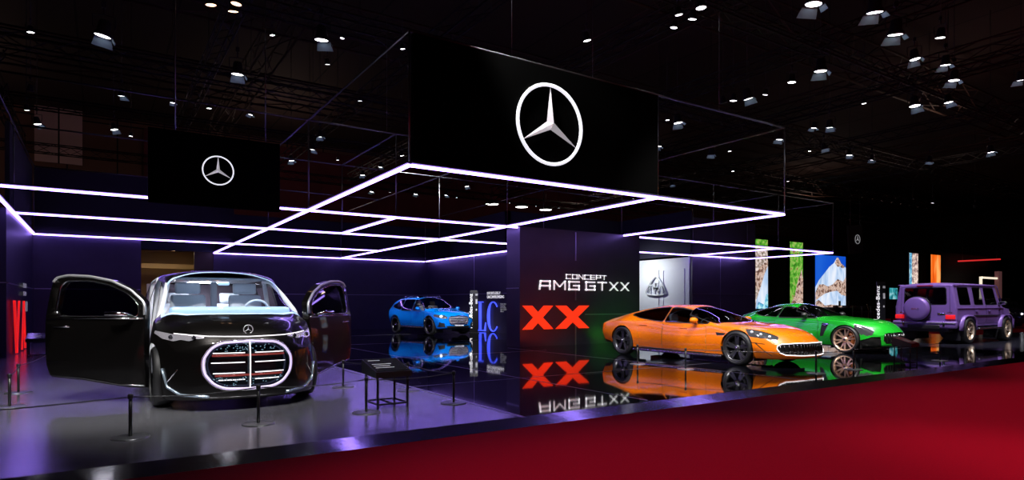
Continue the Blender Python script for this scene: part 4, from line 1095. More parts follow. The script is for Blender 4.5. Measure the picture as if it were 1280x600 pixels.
# blue letters L C on the side wall (x = 15.4)
BLUE = mat('blue lit letter', (.05, .07, .6), .4, emit=(.05, .08, .85), es=1.5)
def wallx(px0, px1, X):
    return on_x(px0, 395, X).y, on_x(px1, 395, X).y
y0, y1 = wallx(597, 608, 15.36); M_ = face_mx(15.36, y0, .03); W_ = y0 - y1; H_ = 1.42
mb = MB()
s_ = W_
mb.prism([(.22 * s_, .06), (.46 * s_, .06), (.46 * s_, H_ - .06), (.22 * s_, H_ - .06)], M_, .04)
mb.prism([(0, H_ - .05), (.68 * s_, H_ - .05), (.68 * s_, H_), (0, H_)], M_, .04); mb.prism([(0, 0), (.95 * s_, 0), (s_, .42), (.93 * s_, .42), (.8 * s_, .06), (0, .05)], M_, .04)
tag(mb.build('wall_letter', BLUE), 'tall blue lit serif letter L on the side wall', 'letter', 'blue letters on the side wall')
y0, y1 = wallx(609.5, 623.5, 15.36); M_ = face_mx(15.36, y0, .03); W_ = y0 - y1
mb = MB(); N = 30; vs = []
for k in range(N + 1):
    a_ = math.radians(42) + (2 * PI - math.radians(84)) * k / N
    th = .05 + .13 * max(0, -math.cos(a_)) * W_ ** 0
    ro = (W_ * .52, H_ / 2); ri_ = (W_ * .52 - W_ * (.06 + .17 * max(0, -math.cos(a_))), H_ / 2 - .05)
    vs.append((M_ @ Vector((W_ * .52 + ro[0] * math.cos(a_), H_ / 2 + ro[1] * math.sin(a_), 0)), M_ @ Vector((W_ * .52 + ri_[0] * math.cos(a_), H_ / 2 + ri_[1] * math.sin(a_), 0))))
off = Vector((-.04, 0, 0)); V_ = []
for o_, i_ in vs: V_ += [o_, i_, i_ + off, o_ + off]
F_ = []
for k in range(N):
    q = 4 * k
    for j in range(4): F_.append((q + j, q + (j + 1) % 4, q + 4 + (j + 1) % 4, q + 4 + j))
mb._add(V_, F_ + [(0, 1, 2, 3), (4 * N, 4 * N + 3, 4 * N + 2, 4 * N + 1)])
tag(mb.build('wall_letter', BLUE), 'tall blue lit serif letter C on the side wall', 'letter', 'blue letters on the side wall')
def wtext(txt, px0, px1, py0, py1, X, label, m=LW):
    A = on_x(px0, py1, X); B = on_x(px1, py1, X); zt = on_x(px0, py0, X).z
    return tag(text_mesh(txt, 'wall_lettering', m, face_mx(X, A.y, A.z), zt - A.z, A.y - B.y, .008), label, 'lettering')
wtext('EFFORTLESSLY', 609, 625.5, 365, 368.3, 15.385, 'small white upper line of capitals above the blue letter C')
wtext('UNCOMPROMISING', 609, 630, 369.5, 373, 15.385, 'small white lower line of capitals above the blue letter C')
wtext('Electric drive\nLong range\nFast charging\nSmart comfort\nAll new', 625.5, 633.5, 379, 390, 15.385, 'block of small grey print right of the blue letter C', mat('grey lettering', (.4, .4, .42), .6, emit=(.4, .4, .4), es=.25))
# free-standing information sign with upright lettering, next to the blue car
def info_sign(loc, H, label, word='Mercedes-Benz', ang=0, w=.42):
    root = empty('information_sign', loc, ang, label, 'sign', 'upright information signs')
    mb = MB(); mb.box((0, 0, H / 2), (w, .06, H), bev=.008); mb.box((0, 0, .015), (w + .1, .3, .03)); mb.build('sign_board', mat('black sign board', (.008, .008, .009), .3), root)
    M = face_my(-w * .2, -.032, H * .12) @ Matrix.Rotation(PI / 2, 4, 'Z')
    text_mesh(word, 'sign_lettering', LW, M, w * .42, H * .8, .006, root)
    mb = MB(); mb.box((w * .32, -.034, H * .90), (w * .28, .006, .09)); mb.box((w * .32, -.034, H * .74), (w * .24, .006, .22)); mb.box((w * .30, -.034, H * .55), (w * .16, .006, .08))
    mb.build('sign_print', mat('grey lettering'), root)
    return root
p = on_z(592.5, 416.5); info_sign((p.x, p.y, 0), on_y(592, 363, p.y).z, 'black sign with upright white lettering at the nose of the blue car', ang=-.5, w=.36)
p = on_z(1101, 421); info_sign((p.x, p.y, 0), on_y(1101, 352, p.y).z, 'black sign with upright white lettering left of the purple off-roader', ang=-.5, w=.36)
# left wall red letters, little white prints
REDL = mat('deep red lit letter', (.6, .01, .01), .4, emit=(.75, .012, .012), es=.9)
def redletter(lines, px0, px1, label):
    y0_, y1_ = on_x(px0, 395, -1.88).y, on_x(px1, 395, -1.88).y
    M = face_px(-1.88, y0_, .04); mb = MB(); W = y1_ - y0_
    for (a, b, w) in lines:
        P = [(a[0] * W - w * W / 2, a[1] * 1.38), (a[0] * W + w * W / 2, a[1] * 1.38), (b[0] * W + w * W / 2, b[1] * 1.38), (b[0] * W - w * W / 2, b[1] * 1.38)]
        mb.prism(P, M, .04)
    return tag(mb.build('wall_letter', REDL), label, 'letter', 'red letters on the left wall')
redletter([((.45, 0), (.1, 1), .18), ((.45, 0), (.85, 1), .10), ((0, .975), (.28, .975), .3), ((.75, .975), (1, .975), .2)], 16, 24, 'tall red lit letter V on the left side wall, nearer the edge')
redletter([((.1, 0), (.5, 1), .10), ((.9, 0), (.5, 1), .18), ((.25, .35), (.75, .35), .05)], 26, 31, 'tall red lit letter A on the left side wall, nearer the corner')
for (px, py, w, h, lb) in ((31, 357, .9, .13, 'upper'), (31, 367, .8, .12, 'middle'), (33, 383, .6, .3, 'lower, narrow')):
    q = on_x(px, py, -1.88); mb = MB(); mb.box((0, 0, 0), (.01, w, h)); o = mb.build('wall_print', mat('grey lettering')); o.location = q
    tag(o, lb + ' small pale block of print beside the red letters on the left wall', 'wall print')
# emblem on the white wall
eg = on_x(820.5, 360, 24.2)
def tri(R, n=18):
    out = []
    for k in range(3):
        a0 = PI / 2 + k * 2 * PI / 3; a1 = a0 + 2 * PI / 3
        P, Q = Vector((math.cos(a0), math.sin(a0))) * R, Vector((math.cos(a1), math.sin(a1))) * R
        for j in range(6):
            t = (j + .5) / 6; m_ = P.lerp(Q, t); bul = 1 + .32 * math.sin(PI * t); out.append((m_.x * bul * 1.25, m_.y * bul * .95))
    return out
em = empty('wall_emblem', eg, 0, 'grey rounded triangular double M emblem on the white wall', 'emblem')
M_ = face_mx(0, 0, 0); R_ = .62
GRE = mat('grey emblem', (.55, .58, .62), .4, .1)
mb = MB(); T_ = tri(R_); mb.tube([M_ @ Vector((x, y, .03)) for x, y in T_], .045, 6, closed=True); mb.build('emblem_ring', GRE, em)
mb = MB()
for (dx, s_) in ((-.22, 1), (.10, 1)):
    for a_, b_ in (((dx - .22, -.28), (dx - .16, .26)), ((dx - .16, .26), (dx + .06, -.18)), ((dx + .06, -.18), (dx + .28, .26)), ((dx + .28, .26), (dx + .34, -.28))):
        mb.prism([(a_[0] - .03, a_[1]), (a_[0] + .04, a_[1]), (b_[0] + .04, b_[1]), (b_[0] - .03, b_[1])], M_, .05)
mb.build('emblem_letters', GRE, em)

# ---------- landscape screens in the distance
def ramp_mat(name, stops, scale=3, emis=1.0, sky=None, detail=8, dist=.6, stretch=(1, 1, 1)):
    if name in MATS: return MATS[name]
    m = bpy.data.materials.new(name); m.use_nodes = True; nt = m.node_tree; b = nt.nodes['Principled BSDF']
    tc = nt.nodes.new('ShaderNodeTexCoord'); mp = nt.nodes.new('ShaderNodeMapping'); mp.inputs['Scale'].default_value = stretch
    n = nt.nodes.new('ShaderNodeTexNoise'); n.inputs['Scale'].default_value = scale; n.inputs['Detail'].default_value = detail; n.inputs['Distortion'].default_value = dist
    r = nt.nodes.new('ShaderNodeValToRGB'); e = r.color_ramp.elements
    while len(e) < len(stops): e.new(.5)
    for el, (p, c) in zip(e, stops): el.position = p; el.color = (*c, 1)
    nt.links.new(tc.outputs['Object'], mp.inputs['Vector']); nt.links.new(mp.outputs['Vector'], n.inputs['Vector']); nt.links.new(n.outputs['Fac'], r.inputs['Fac'])
    nt.links.new(r.outputs['Color'], b.inputs['Emission Color']); b.inputs['Emission Strength'].default_value = emis
    b.inputs['Base Color'].default_value = (0, 0, 0, 1)
    MATS[name] = m; return m
GRN = ramp_mat('screen green slope', [(.3, (.02, .10, .01)), (.48, (.10, .42, .03)), (.58, (.35, .55, .12)), (.68, (.25, .12, .05))], 2.6)
ROCK = ramp_mat('screen rock', [(.34, (.05, .02, .02)), (.46, (.35, .2, .14)), (.54, (.75, .6, .55)), (.62, (.5, .25, .1)), (.72, (.8, .75, .8))], 3.2)
SNOW = ramp_mat('screen snow', [(.3, (.25, .45, .75)), (.5, (.62, .75, .95)), (.7, (.85, .9, 1))], 1.0, stretch=(1.6, 1, .5))
SKYB = ramp_mat('screen sky', [(.2, (.0, .05, .55)), (.8, (.02, .16, .75))], .25, detail=1)
WTR = ramp_mat('screen water', [(.35, (.02, .12, .35)), (.5, (.1, .45, .7)), (.62, (.5, .85, .9))], 2.6)
TEAL = ramp_mat('screen teal', [(.35, (.01, .08, .10)), (.5, (.03, .35, .4)), (.62, (.5, .7, .75))], 2.2)
ORG = ramp_mat('screen orange dune', [(.3, (.55, .03, .0)), (.5, (1., .16, .01)), (.65, (1., .45, .12))], .7, stretch=(1.5, 1, .4))
CITY = ramp_mat('screen pale stone', [(.35, (.1, .06, .08)), (.5, (.6, .4, .35)), (.6, (.9, .75, .65))], 3)
YS = 31.0
def picture(px0, px1, ptop, pbot, layers, label, base, y=YS):
    A = on_y(px0, ptop, y); B = on_y(px1, ptop, y); zb = max(.3, on_y(px0, pbot, y).z)
    root = empty('picture_screen', (A.x, y, zb), 0, label, 'screen', 'landscape picture screens')
    W, H = B.x - A.x, A.z - zb
    mb = MB(); mb.box((W / 2, .09, H / 2), (W, .1, H)); mb.build('screen_housing', mat('black sign board'), root)
    mb = MB(); mb.prism([(0, 0), (W, 0), (W, H), (0, H)], face_my(0, .035, 0), .01); mb.build('picture', base, root)
    for i, (poly, m) in enumerate(layers):
        mb = MB(); mb.prism([(x * W, z * H) for x, z in poly], face_my(0, .024 - i * .006, 0), .005); mb.build('picture', m, root)
    mb = MB(); mb.box((.3, .12, -zb / 2 - .03), (.1, .1, zb + .06)); mb.box((W - .3, .12, -zb / 2 - .03), (.1, .1, zb + .06)); mb.build('stand', METAL, root)
picture(943, 960, 298.5, 386, [([(0, .86), (.3, .84), (.6, .88), (1, .85), (1, 1), (0, 1)], GRN), ([(0, .50), (1, .72), (1, .3), (.5, .2), (.2, .32), (0, .3)], ROCK), ([(.15, .12), (.45, .30), (.75, .5), (1, .62), (1, .05), (.1, .0)], SNOW), ([(.15, 0), (.3, .10), (.7, .06), (.85, .2), (1, .22), (1, 0)], WTR)], 'narrow upright screen of green slope, brown rock and snow, leftmost of the row', ramp_mat('screen pink rock', [(.35, (.15, .12, .08)), (.5, (.5, .38, .33)), (.62, (.85, .75, .72))], 4))
picture(988, 1004, 302, 386, [([(0, .05), (.35, .2), (.6, .42), (.9, .6), (1, .45), (1, 0), (0, 0)], ROCK)], 'narrow upright screen filled with green mountainside, second of the row', GRN)
picture(1019.5, 1057.5, 318, 384, [
    ([(0, .38), (.12, .52), (.3, .66), (.45, .78), (.6, .86), (.70, .97), (.76, .93), (.84, .86), (1, .78), (1, 0), (0, 0)], SNOW),
    ([(.63, .86), (.70, .97), (.735, .97), (.78, .93), (.84, .86), (.97, .80), (.9, .76), (.8, .80), (.72, .79), (.68, .82)], ROCK),
    ([(0, .28), (.1, .43), (.25, .44), (.4, .40), (.55, .44), (.72, .55), (.9, .50), (1, .60), (1, .22), (.85, .24), (.7, .32), (.5, .30), (.3, .26), (.15, .20), (0, .12)], ROCK),
    ([(0, .10), (.1, .14), (.3, .03), (.5, .05), (1, .02), (1, 0), (0, 0)], ROCK)], 'wide screen showing a snowy peak against blue sky', SKYB)
picture(1137, 1148, 316, 356, [([(0, 0), (.28, 0), (.28, 1), (0, 1)], WTR)], 'narrow upright pale stone picture screen beyond the purple off-roader', CITY)
picture(1164, 1176, 318, 356, [], 'narrow upright orange picture screen beyond the purple off-roader', ORG)
# green strip on top of the first screen
A = on_y(943, 298.5, YS - .02); B = on_y(960, 311, YS - .02)
# partition behind the screens
sbox('wall_screens', (39, YS + .35, -.07), (110, YS + .5, 7.0), mat('black partition', (.006, .006, .008), .7))
# small teal screen + stand near the purple car
q = on_y(1116, 367, 22.0)
root = empty('picture_screen', (q.x, 22.0, 0), 0, 'small teal picture screen on a dark stand behind the purple off-roader', 'screen')
mb = MB(); mb.box((0, 0, q.z), (1.15, .08, .85), bev=.01); mb.box((0, .06, q.z / 2 - .2), (.12, .08, q.z - .3)); mb.box((0, .06, .02), (.8, .5, .04)); mb.build('screen_stand', mat('black sign board'), root)
mb = MB(); mb.box((0, -.045, q.z), (1.08, .01, .78)); mb.build('picture', TEAL, root)
# lit doorway frame far right
gx0, gx1, yy = on_y(1226, 350, 29).x, on_y(1246, 350, 29).x, 33.0
root = empty('doorway_frame', ((gx0 + gx1) / 2, yy - 4, 0), 0, 'glowing cream rectangular doorway frame beyond the purple off-roader', 'frame')
zt_ = on_y(1230, 346, yy - 4).z; gx0, gx1 = on_y(1226, 350, 29).x, on_y(1246, 350, 29).x
gw = gx1 - gx0
CRM = mat('cream light', (.9, .8, .6), .4, emit=(.9, .78, .6), es=1.1)
mb = MB(); mb.box((-gw / 2, 0, zt_ / 2), (.25, .2, zt_)); mb.box((0, 0, zt_ - .1), (gw, .2, .2)); mb.build('lit_edge', CRM, root)
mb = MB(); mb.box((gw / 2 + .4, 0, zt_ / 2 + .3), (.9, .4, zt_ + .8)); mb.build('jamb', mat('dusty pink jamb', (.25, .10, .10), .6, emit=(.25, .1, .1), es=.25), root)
# red light line
A = on_y(1198, 326.5, 30.5); B = on_y(1250, 324, 30.5)
root = empty('light_bar', A, 0, 'thin red light bar hanging in the dark hall above the lit doorway', 'light bar')
mb = MB(); mb.tube([(0, 0, 0), B - A], .09, 6); mb.build('bar', mat('red light', (.5, 0, 0), .5, emit=(.8, .03, .03), es=.8), root)
mb = MB(); mb.tube([(1, 0, 0), (1, 0, 9.2 - A.z)], .02, 5); mb.tube([((B - A).x - 1, 0, 0), ((B - A).x - 1, 0, 9.2 - A.z)], .02, 5); mb.build('hanger_wire', METAL, root)
# ================= BARRIERS, LECTERNS =================
PB = mat('black powder coat', (.010, .010, .011), .35)
DISC = mat('grey base plate', (.30, .31, .33), .3, .8)
def make_post():
    root = empty('barrier_post', (0, 0, 0))
    mb = MB(); mb.tube([(0, 0, .01), (0, 0, .40)], .017, 10); mb.build('pole', PB, root)
    mb = MB(); mb.lathe([(.17, 0), (.172, .006), (.16, .012), (.02, .016), (0, .016)], n=32); mb.build('base_plate', DISC, root)
    mb = MB(); mb.lathe([(.024, .385), (.026, .40), (.026, .425), (.015, .435), (0, .435)], n=16); mb.build('cap', PB, root)
    return root
protoP = make_post(); first = True
posts = [((163, 547), 'low black barrier post in front of the left open van door'), ((323, 530), 'low black barrier post in front of the van grille'),
         ((458, 516), 'low black barrier post at the left of the black lectern'), ((567, 504), 'low black barrier post rightmost on the lilac floor, before the blue reflection'),
         ((510, 488), 'low black barrier post behind the black lectern'), ((429, 484), 'low black barrier post beside the right open van door'),
         ((12, 509), 'low black barrier post at the left picture edge, in front of the red letters'), ((23, 491), 'low black barrier post in front of the red letters, the farther one'),
         ((797, 455), 'low black barrier post in front of the orange car behind its rear wheel'), ((857, 461.5), 'low black barrier post in front of the middle of the orange car'),
         ((1020, 467), 'low black barrier post under the nose of the orange car'), ((1067, 462), 'low black barrier post in front of the green car wheel'),
         ((1175, 451), 'low black barrier post in front of the purple off-roader')]
P3 = {}
for (px, py), lb in posts:
    o = protoP if first else copy_tree(protoP); first = False
    p = on_z(px, py); o.location = (p.x, p.y, 0); tag(o, lb, 'barrier post', 'low barrier posts around the cars'); P3[px] = Vector((p.x, p.y, .405))
def rope(a, b, lb, sag=.03):
    a = Vector(a); b = Vector(b); u = (b - a).normalized(); a2 = a + u * .03; b2 = b - u * .03; O = a2.copy()
    mb = MB(); mb.tube([a2.lerp(b2, k / 10) - Vector((0, 0, sag * math.sin(PI * k / 10))) - O for k in range(11)], .007, 6)
    o = mb.build('rope', mat('dark cord', (.05, .05, .055), .35, .5)); o.location = O
    tag(o, lb, 'rope', 'thin ropes between the barrier posts')
q = P3[163] + (P3[163] - P3[323]).normalized() * 2.2
rope(q, P3[163], 'thin dark rope running left from the post by the left van door')
rope(P3[163], P3[323], 'thin dark rope across the front of the van, left span')
rope(P3[323], P3[458], 'thin dark rope across the front of the van, right span')
rope(P3[458], P3[567], 'thin dark rope passing before the black lectern')
rope(P3[567], P3[510], 'short thin dark rope behind the black lectern')
rope(P3[510], P3[429], 'thin dark rope running back towards the right van door')
rope(P3[12], P3[23], 'thin dark rope between the two posts by the red letters')
pl = on_z(62, 468); rope(P3[23], (pl.x, pl.y, .405), 'thin dark rope from the red letters to the left open van door')
rope(P3[797], P3[857], 'thin dark rope in front of the orange car', .02)
rope(P3[857], P3[1020], 'thin dark rope in front of the orange car front wheel', .02)
rope(P3[1020], P3[1067], 'thin dark rope between orange and green car', .02)
rope(P3[1067], P3[1175], 'thin dark rope in front of the green car nose', .02)
def lectern(x, y, mtop, lb):
    root = empty('lectern', (x, y, 0), 0, lb, 'lectern', 'black frame lecterns'); root.scale = (.76, .76, 1) if 'maroon' in lb else (1, 1, 1)
    for i in (-1, 1):
        for j in (-1, 1):
            mb = MB(); mb.box((i * .20, j * .21, .25), (.025, .025, .5 if j < 0 else .5), bev=.003); mb.build('leg', PB, root)
    mb = MB()
    for j in (-1, 1): mb.box((0, j * .21, .06), (.42, .02, .02))
    for i in (-1, 0, 1): mb.box((i * .20, 0, .06), (.02, .42, .02))
    mb.build('stretcher', PB, root)
    mb = MB(); M = Matrix.Translation((0, 0, .49))
    vs = [(-.24, -.26, .40), (.24, -.26, .40), (.24, .26, .42), (-.24, .26, .42), (-.24, -.26, .475), (.24, -.26, .475), (.24, .26, .60), (-.24, .26, .60)]
    mb._add(vs, [(0, 3, 2, 1), (4, 5, 6, 7), (0, 1, 5, 4), (1, 2, 6, 5), (2, 3, 7, 6), (3, 0, 4, 7)]); mb.build('case', PB, root)
    R = Matrix.Translation((0, 0, .5385)) @ Matrix.Rotation(math.atan2(.125, .52), 4, 'X')
    mb = MB(); mb.prism([(-.225, -.245), (.225, -.245), (.225, .245), (-.225, .245)], R, .006); tp = mb.build('top_panel', mtop, root)
    mb = MB()
    for k, (w, yy) in enumerate(((.16, .17), (.26, .02), (.22, -.05), (.25, -.12))): mb.prism([(-.19, yy - .01), (-.19 + w, yy - .01), (-.19 + w, yy + .01), (-.19, yy + .01)], R @ Matrix.Translation((0, 0, .0062)), .001)
    mb.build('panel_print', mat('grey lettering'), tp)
p = on_z(483, 507.5); lectern(p.x, p.y, mat('glossy dark panel', (.015, .015, .02), .15), 'black frame lectern with slanted dark panel on the lilac floor right of the van')
p = on_z(1132, 456); lectern(p.x, p.y, mat('maroon panel', (.75, .04, .10), .35), 'black frame lectern with slanted maroon top before the green car nose')
p = on_z(48, 447); lectern(p.x, p.y, mat('glossy dark panel'), 'black frame lectern behind the left open van door')

# counter with screens in the distance, rail
p = on_y(1062, 390, 26.0); root = empty('reception_counter', (p.x, 26.0, 0), 0, 'long black reception counter below the snowy peak screen', 'counter')
mb = MB(); mb.box((0, 0, .5), (5.2, .7, 1.0), bev=.02); mb.box((0, -.02, 1.02), (5.4, .85, .04), bev=.01); mb.build('counter_body', mat('black sign board'), root)
for dx, lb in ((-1.4, 'dark monitor on the reception counter, left one'), (-.2, 'dark monitor on the reception counter, right one')):
    r2 = empty('monitor', (p.x + dx, 26.0, 1.04), .3, lb, 'monitor', 'monitors on the reception counter')
    mb = MB(); mb.box((0, 0, .32), (.62, .03, .40), bev=.01); mb.build('display', PB, r2)
    mb = MB(); mb.box((0, .02, .09), (.05, .03, .18)); mb.box((0, .03, .008), (.22, .16, .016)); mb.build('stand', METAL, r2)
for i, (dx, c) in enumerate(((-2.1, (.25, .12, .10)), (-.85, (.5, .48, .45)), (.3, (.3, .1, .08)))):
    mb = MB(); mb.box((0, 0, .08), (.36, .26, .16), bev=.01); mb.box((0, 0, .17), (.38, .28, .02)); o = mb.build('storage_box', mat('box paint %d' % i, c, .6)); o.location = (p.x + dx, 25.9, 1.04)
    tag(o, ('brownish', 'pale grey', 'rust red')[i] + ' low box lying on the reception counter', 'box')
r2 = empty('high_chair', (p.x + 1.6, 25.2, 0), .5, 'light wooden high chair standing before the reception counter', 'chair')
WD = mat('light wood', (.5, .28, .10), .5, noise=(8, .2))
mb = MB(); mb.box((0, 0, .75), (.42, .42, .05), bev=.015); mb.build('seat', WD, r2)
mb = MB(); mb.box((0, .22, 1.08), (.42, .04, .5), rx=-.2, bev=.015); mb.build('backrest', WD, r2)
for i in (-1, 1):
    for j in (-1, 1): mb = MB(); mb.tube([(i * .16, j * .16, .74), (i * .22, j * .22, 0)], .018, 6); mb.build('leg', WD, r2)
A = on_y(1066, 384, 24.5); B = on_y(1099, 384, 24.5)
root = empty('railing', (A.x, 24.5, 0), 0, 'low grey two-bar railing in front of the black partition', 'railing')
mb = MB(); w = B.x - A.x
for z in (.75, 1.15): mb.tube([(0, 0, z), (w, 0, z)], .03, 6)
mb.build('rail', mat('grey painted steel', (.2, .2, .22), .4, .5), root)
for k in range(4): mb = MB(); mb.tube([(w * k / 3, 0, 0), (w * k / 3, 0, 1.17)], .035, 6); mb.build('rail_post', mat('grey painted steel'), root)

# ================= HALL =================
def hallmat(name, col, w=3.0, h=7):
    m = bpy.data.materials.new(name); m.use_nodes = True; nt = m.node_tree; b = nt.nodes['Principled BSDF']; b.inputs['Roughness'].default_value = .85
    tc = nt.nodes.new('ShaderNodeTexCoord'); mp = nt.nodes.new('ShaderNodeMapping'); mp.inputs['Rotation'].default_value = (PI / 2, 0, 0)
    br = nt.nodes.new('ShaderNodeTexBrick'); br.offset = 0; br.inputs['Scale'].default_value = 1; br.inputs['Brick Width'].default_value = w; br.inputs['Row Height'].default_value = h; br.inputs['Mortar Size'].default_value = .05
    br.inputs['Color1'].default_value = (*col, 1); br.inputs['Color2'].default_value = (*[c * .75 for c in col], 1); br.inputs['Mortar'].default_value = (.004, .003, .003, 1)
    nt.links.new(tc.outputs['Object'], mp.inputs['Vector']); nt.links.new(mp.outputs['Vector'], br.inputs['Vector']); nt.links.new(br.outputs['Color'], b.inputs['Base Color'])
    return m
HB = hallmat('brown hall wall', (.16, .075, .05))
sbox('wall_hall_back', (-24, 54, -.25), (110, 54.3, 15), HB)
sbox('wall_hall_left', (-24.3, -6, -.25), (-24, 54, 15), mat('dark hall paint', (.05, .035, .03), .9))
sbox('wall_hall_right', (110, -6, -.25), (110.3, 54, 15), mat('dark hall paint'))
sbox('wall_hall_front', (-24, -6.3, -.25), (110, -6, 15), mat('dark hall paint'))
sbox('ceiling', (-24, -6, 15), (110, 54, 15.2), hallmat('brown ceiling', (.05, .03, .025), 4, 4))
a = on_y(43, 100, 53.9); b = on_y(103, 207, 53.9)
sbox('wall_panel', (a.x, 53.85, b.z), (b.x, 53.95, a.z + 1.5), hallmat('pale mauve hall panel', (.65, .44, .42), 2.2, 20))
# the wide dark red band of the far wall behind the canopy
a = on_y(180, 180, 53.8); sbox('wall_band', (a.x, 53.75, 0), (60, 53.9, on_y(400, 190, 53.8).z), mat('maroon hall curtain', (.12, .02, .03), .9, noise=(.6, .25)))

TRB = mat('black truss steel', (.012, .011, .011), .5, .4)
TRR = mat('rusty roof steel', (.05, .025, .015), .7)
def truss(a, b, lb, s=.45, r=.028, m=TRB, step=.55, name='lighting_truss', cat='truss', grp='black lighting trusses'):
    a = Vector(a); b = Vector(b); d = b - a; L = d.length; u = d.normalized(); v = u.cross(Vector((0, 0, 1))).normalized(); w = Vector((0, 0, 1))
    root = empty(name, a, 0, lb, cat, grp)
    cs = [(-1, -1), (1, -1), (1, 1), (-1, 1)]; C_ = [v * i * s / 2 + w * j * s / 2 for i, j in cs]
    for c in C_:
        mb = MB(); mb.tube([c, c + d], r, 5); mb.build('chord', m, root)
    n = max(2, int(L / step)); mb = MB()
    for f in range(4):
        c0, c1 = C_[f], C_[(f + 1) % 4]
        for k in range(n):
            p = (c0 if k % 2 == 0 else c1) + u * (L * k / n); q = (c1 if k % 2 == 0 else c0) + u * (L * (k + 1) / n)
            mb.tube([p, q], r * .55, 3, cap=False)
    mb.build('lattice', m, root); return root
ZT_ = 9.3
for y, lb in ((5.0, 'long black lighting truss nearest the aisle, over the carpet edge'), (11, 'long black lighting truss above the front of the canopy'), (17.5, 'long black lighting truss above the centre wall'), (24, 'long black lighting truss over the blue car'), (31, 'long black lighting truss above the rear wall'), (40, 'long black lighting truss far back in the hall')):
    truss((-14, y, ZT_), (62, y, ZT_), lb, step=.7)
for x, lb in ((-3.5, 'cross truss above the left side wall'), (3.2, 'cross truss above the van'), (9, 'cross truss above the middle of the canopy'), (14, 'cross truss above the orange car'), (19.5, 'cross truss above the green car'), (26, 'cross truss above the purple off-roader'), (33, 'cross truss right of the purple off-roader'), (42, 'cross truss at the far right of the stand')):
    truss((x, 4.6, ZT_ + .5), (x, 41, ZT_ + .5), 'black ' + lb, step=.7)
for i, (x0, x1, lb) in enumerate(((-20, 40, 'rusty roof girder nearest, high over the aisle'), (-20, 60, 'rusty roof girder second from the aisle'), (-20, 80, 'rusty roof girder over the middle of the stand'), (-20, 90, 'rusty roof girder far back'))):
    truss((x0, 6 + i * 10, 13), (x1, 6 + i * 10, 13), lb, s=1.3, r=.06, m=TRR, step=2.2, name='roof_girder', cat='girder', grp='rusty roof girders')
for i, x in enumerate((-6, 6, 18, 32, 48)):
    truss((x, 0, 12.2), (x, 52, 12.2), ('leftmost', 'second from left', 'middle', 'second from right', 'rightmost')[i] + ' of the slim rusty roof girders running front to back', s=.9, r=.045, m=TRR, step=2.2, name='roof_girder', cat='girder', grp='rusty roof girders')
# hanging hoists and cable bundles on the left
mb = MB()
rnd = random.Random(5)
for k in range(9):
    x0 = -3.2 + k * .09; P = []
    for j in range(12):
        P.append((x0 + .15 * math.sin(j * .9 + k), 24 + .2 * math.sin(j * .6 + k * 2), ZT_ - .3 - j * .17 - (.5 if j in (4, 5) else 0)))
    mb.tube(P, .02, 4)
tag(mb.build('cable_bundle', PB), 'tangled black cable bundle hanging at the upper left above the side wall', 'cable')

# ---------- stage lights
CANM = mat('black lamp housing', (.03, .03, .032), .45, .3)
FLAP = mat('grey barn door', (.15, .21, .26), .5, .2)
LENS = mat('lamp lens white', (1, 1, 1), .4, emit=(.96, .94, 1), es=8.)
LENW = mat('lamp lens warm', (1, .8, .6), .4, emit=(1, .55, .32), es=5.)
def make_spot(lens, flap=True):
    root = empty('stage_light', (0, 0, 0))
    mb = MB(); mb.lathe([(0, .42), (.12, .42), (.15, .36), (.17, .12), (.225, .05), (.225, -.02), (.205, -.02), (.205, .03), (0, .03)], n=20); mb.build('housing', CANM, root)
    mb = MB(); mb.lathe([(0, .0), (.2, .0), (.2, .012), (0, .012)], n=20); mb.build('lens', lens, root)
    mb = MB(); mb.tube([(-.25, 0, .16), (-.27, 0, .3), (-.27, 0, .55), (0, 0, .58), (.27, 0, .55), (.27, 0, .3), (.25, 0, .16)], .018, 5); mb.build('yoke', CANM, root)
    mb = MB(); mb.tube([(0, 0, .58), (0, 0, .9)], .025, 6); mb.box((0, 0, .86), (.12, .1, .16), bev=.01); mb.build('clamp', CANM, root)
    if flap:
        for a, l, w0, w1 in ((PI / 2, .28, .20, .26), (.1, .16, .14, .17)):
            R = Matrix.Rotation(a, 4, 'Z')
            mb = MB(); mb._add([R @ Vector(p) for p in ((.215, -w0, -.01), (.215, w0, -.01), (.215 + l * .62, w1, -.01 - l * .78), (.215 + l * .62, -w1, -.01 - l * .78), (.225, -w0, -.0), (.225, w0, -.0), (.225 + l * .62, w1, -l * .78), (.225 + l * .62, -w1, -l * .78))],
                [(0, 1, 2, 3), (4, 7, 6, 5), (0, 4, 5, 1), (1, 5, 6, 2), (2, 6, 7, 3), (3, 7, 4, 0)])
            mb.build('barn_door', FLAP, root)
    return root
protoW = make_spot(LENS); protoN = make_spot(LENS, False); protoO = make_spot(LENW, False)
used = set(); WIRES = []
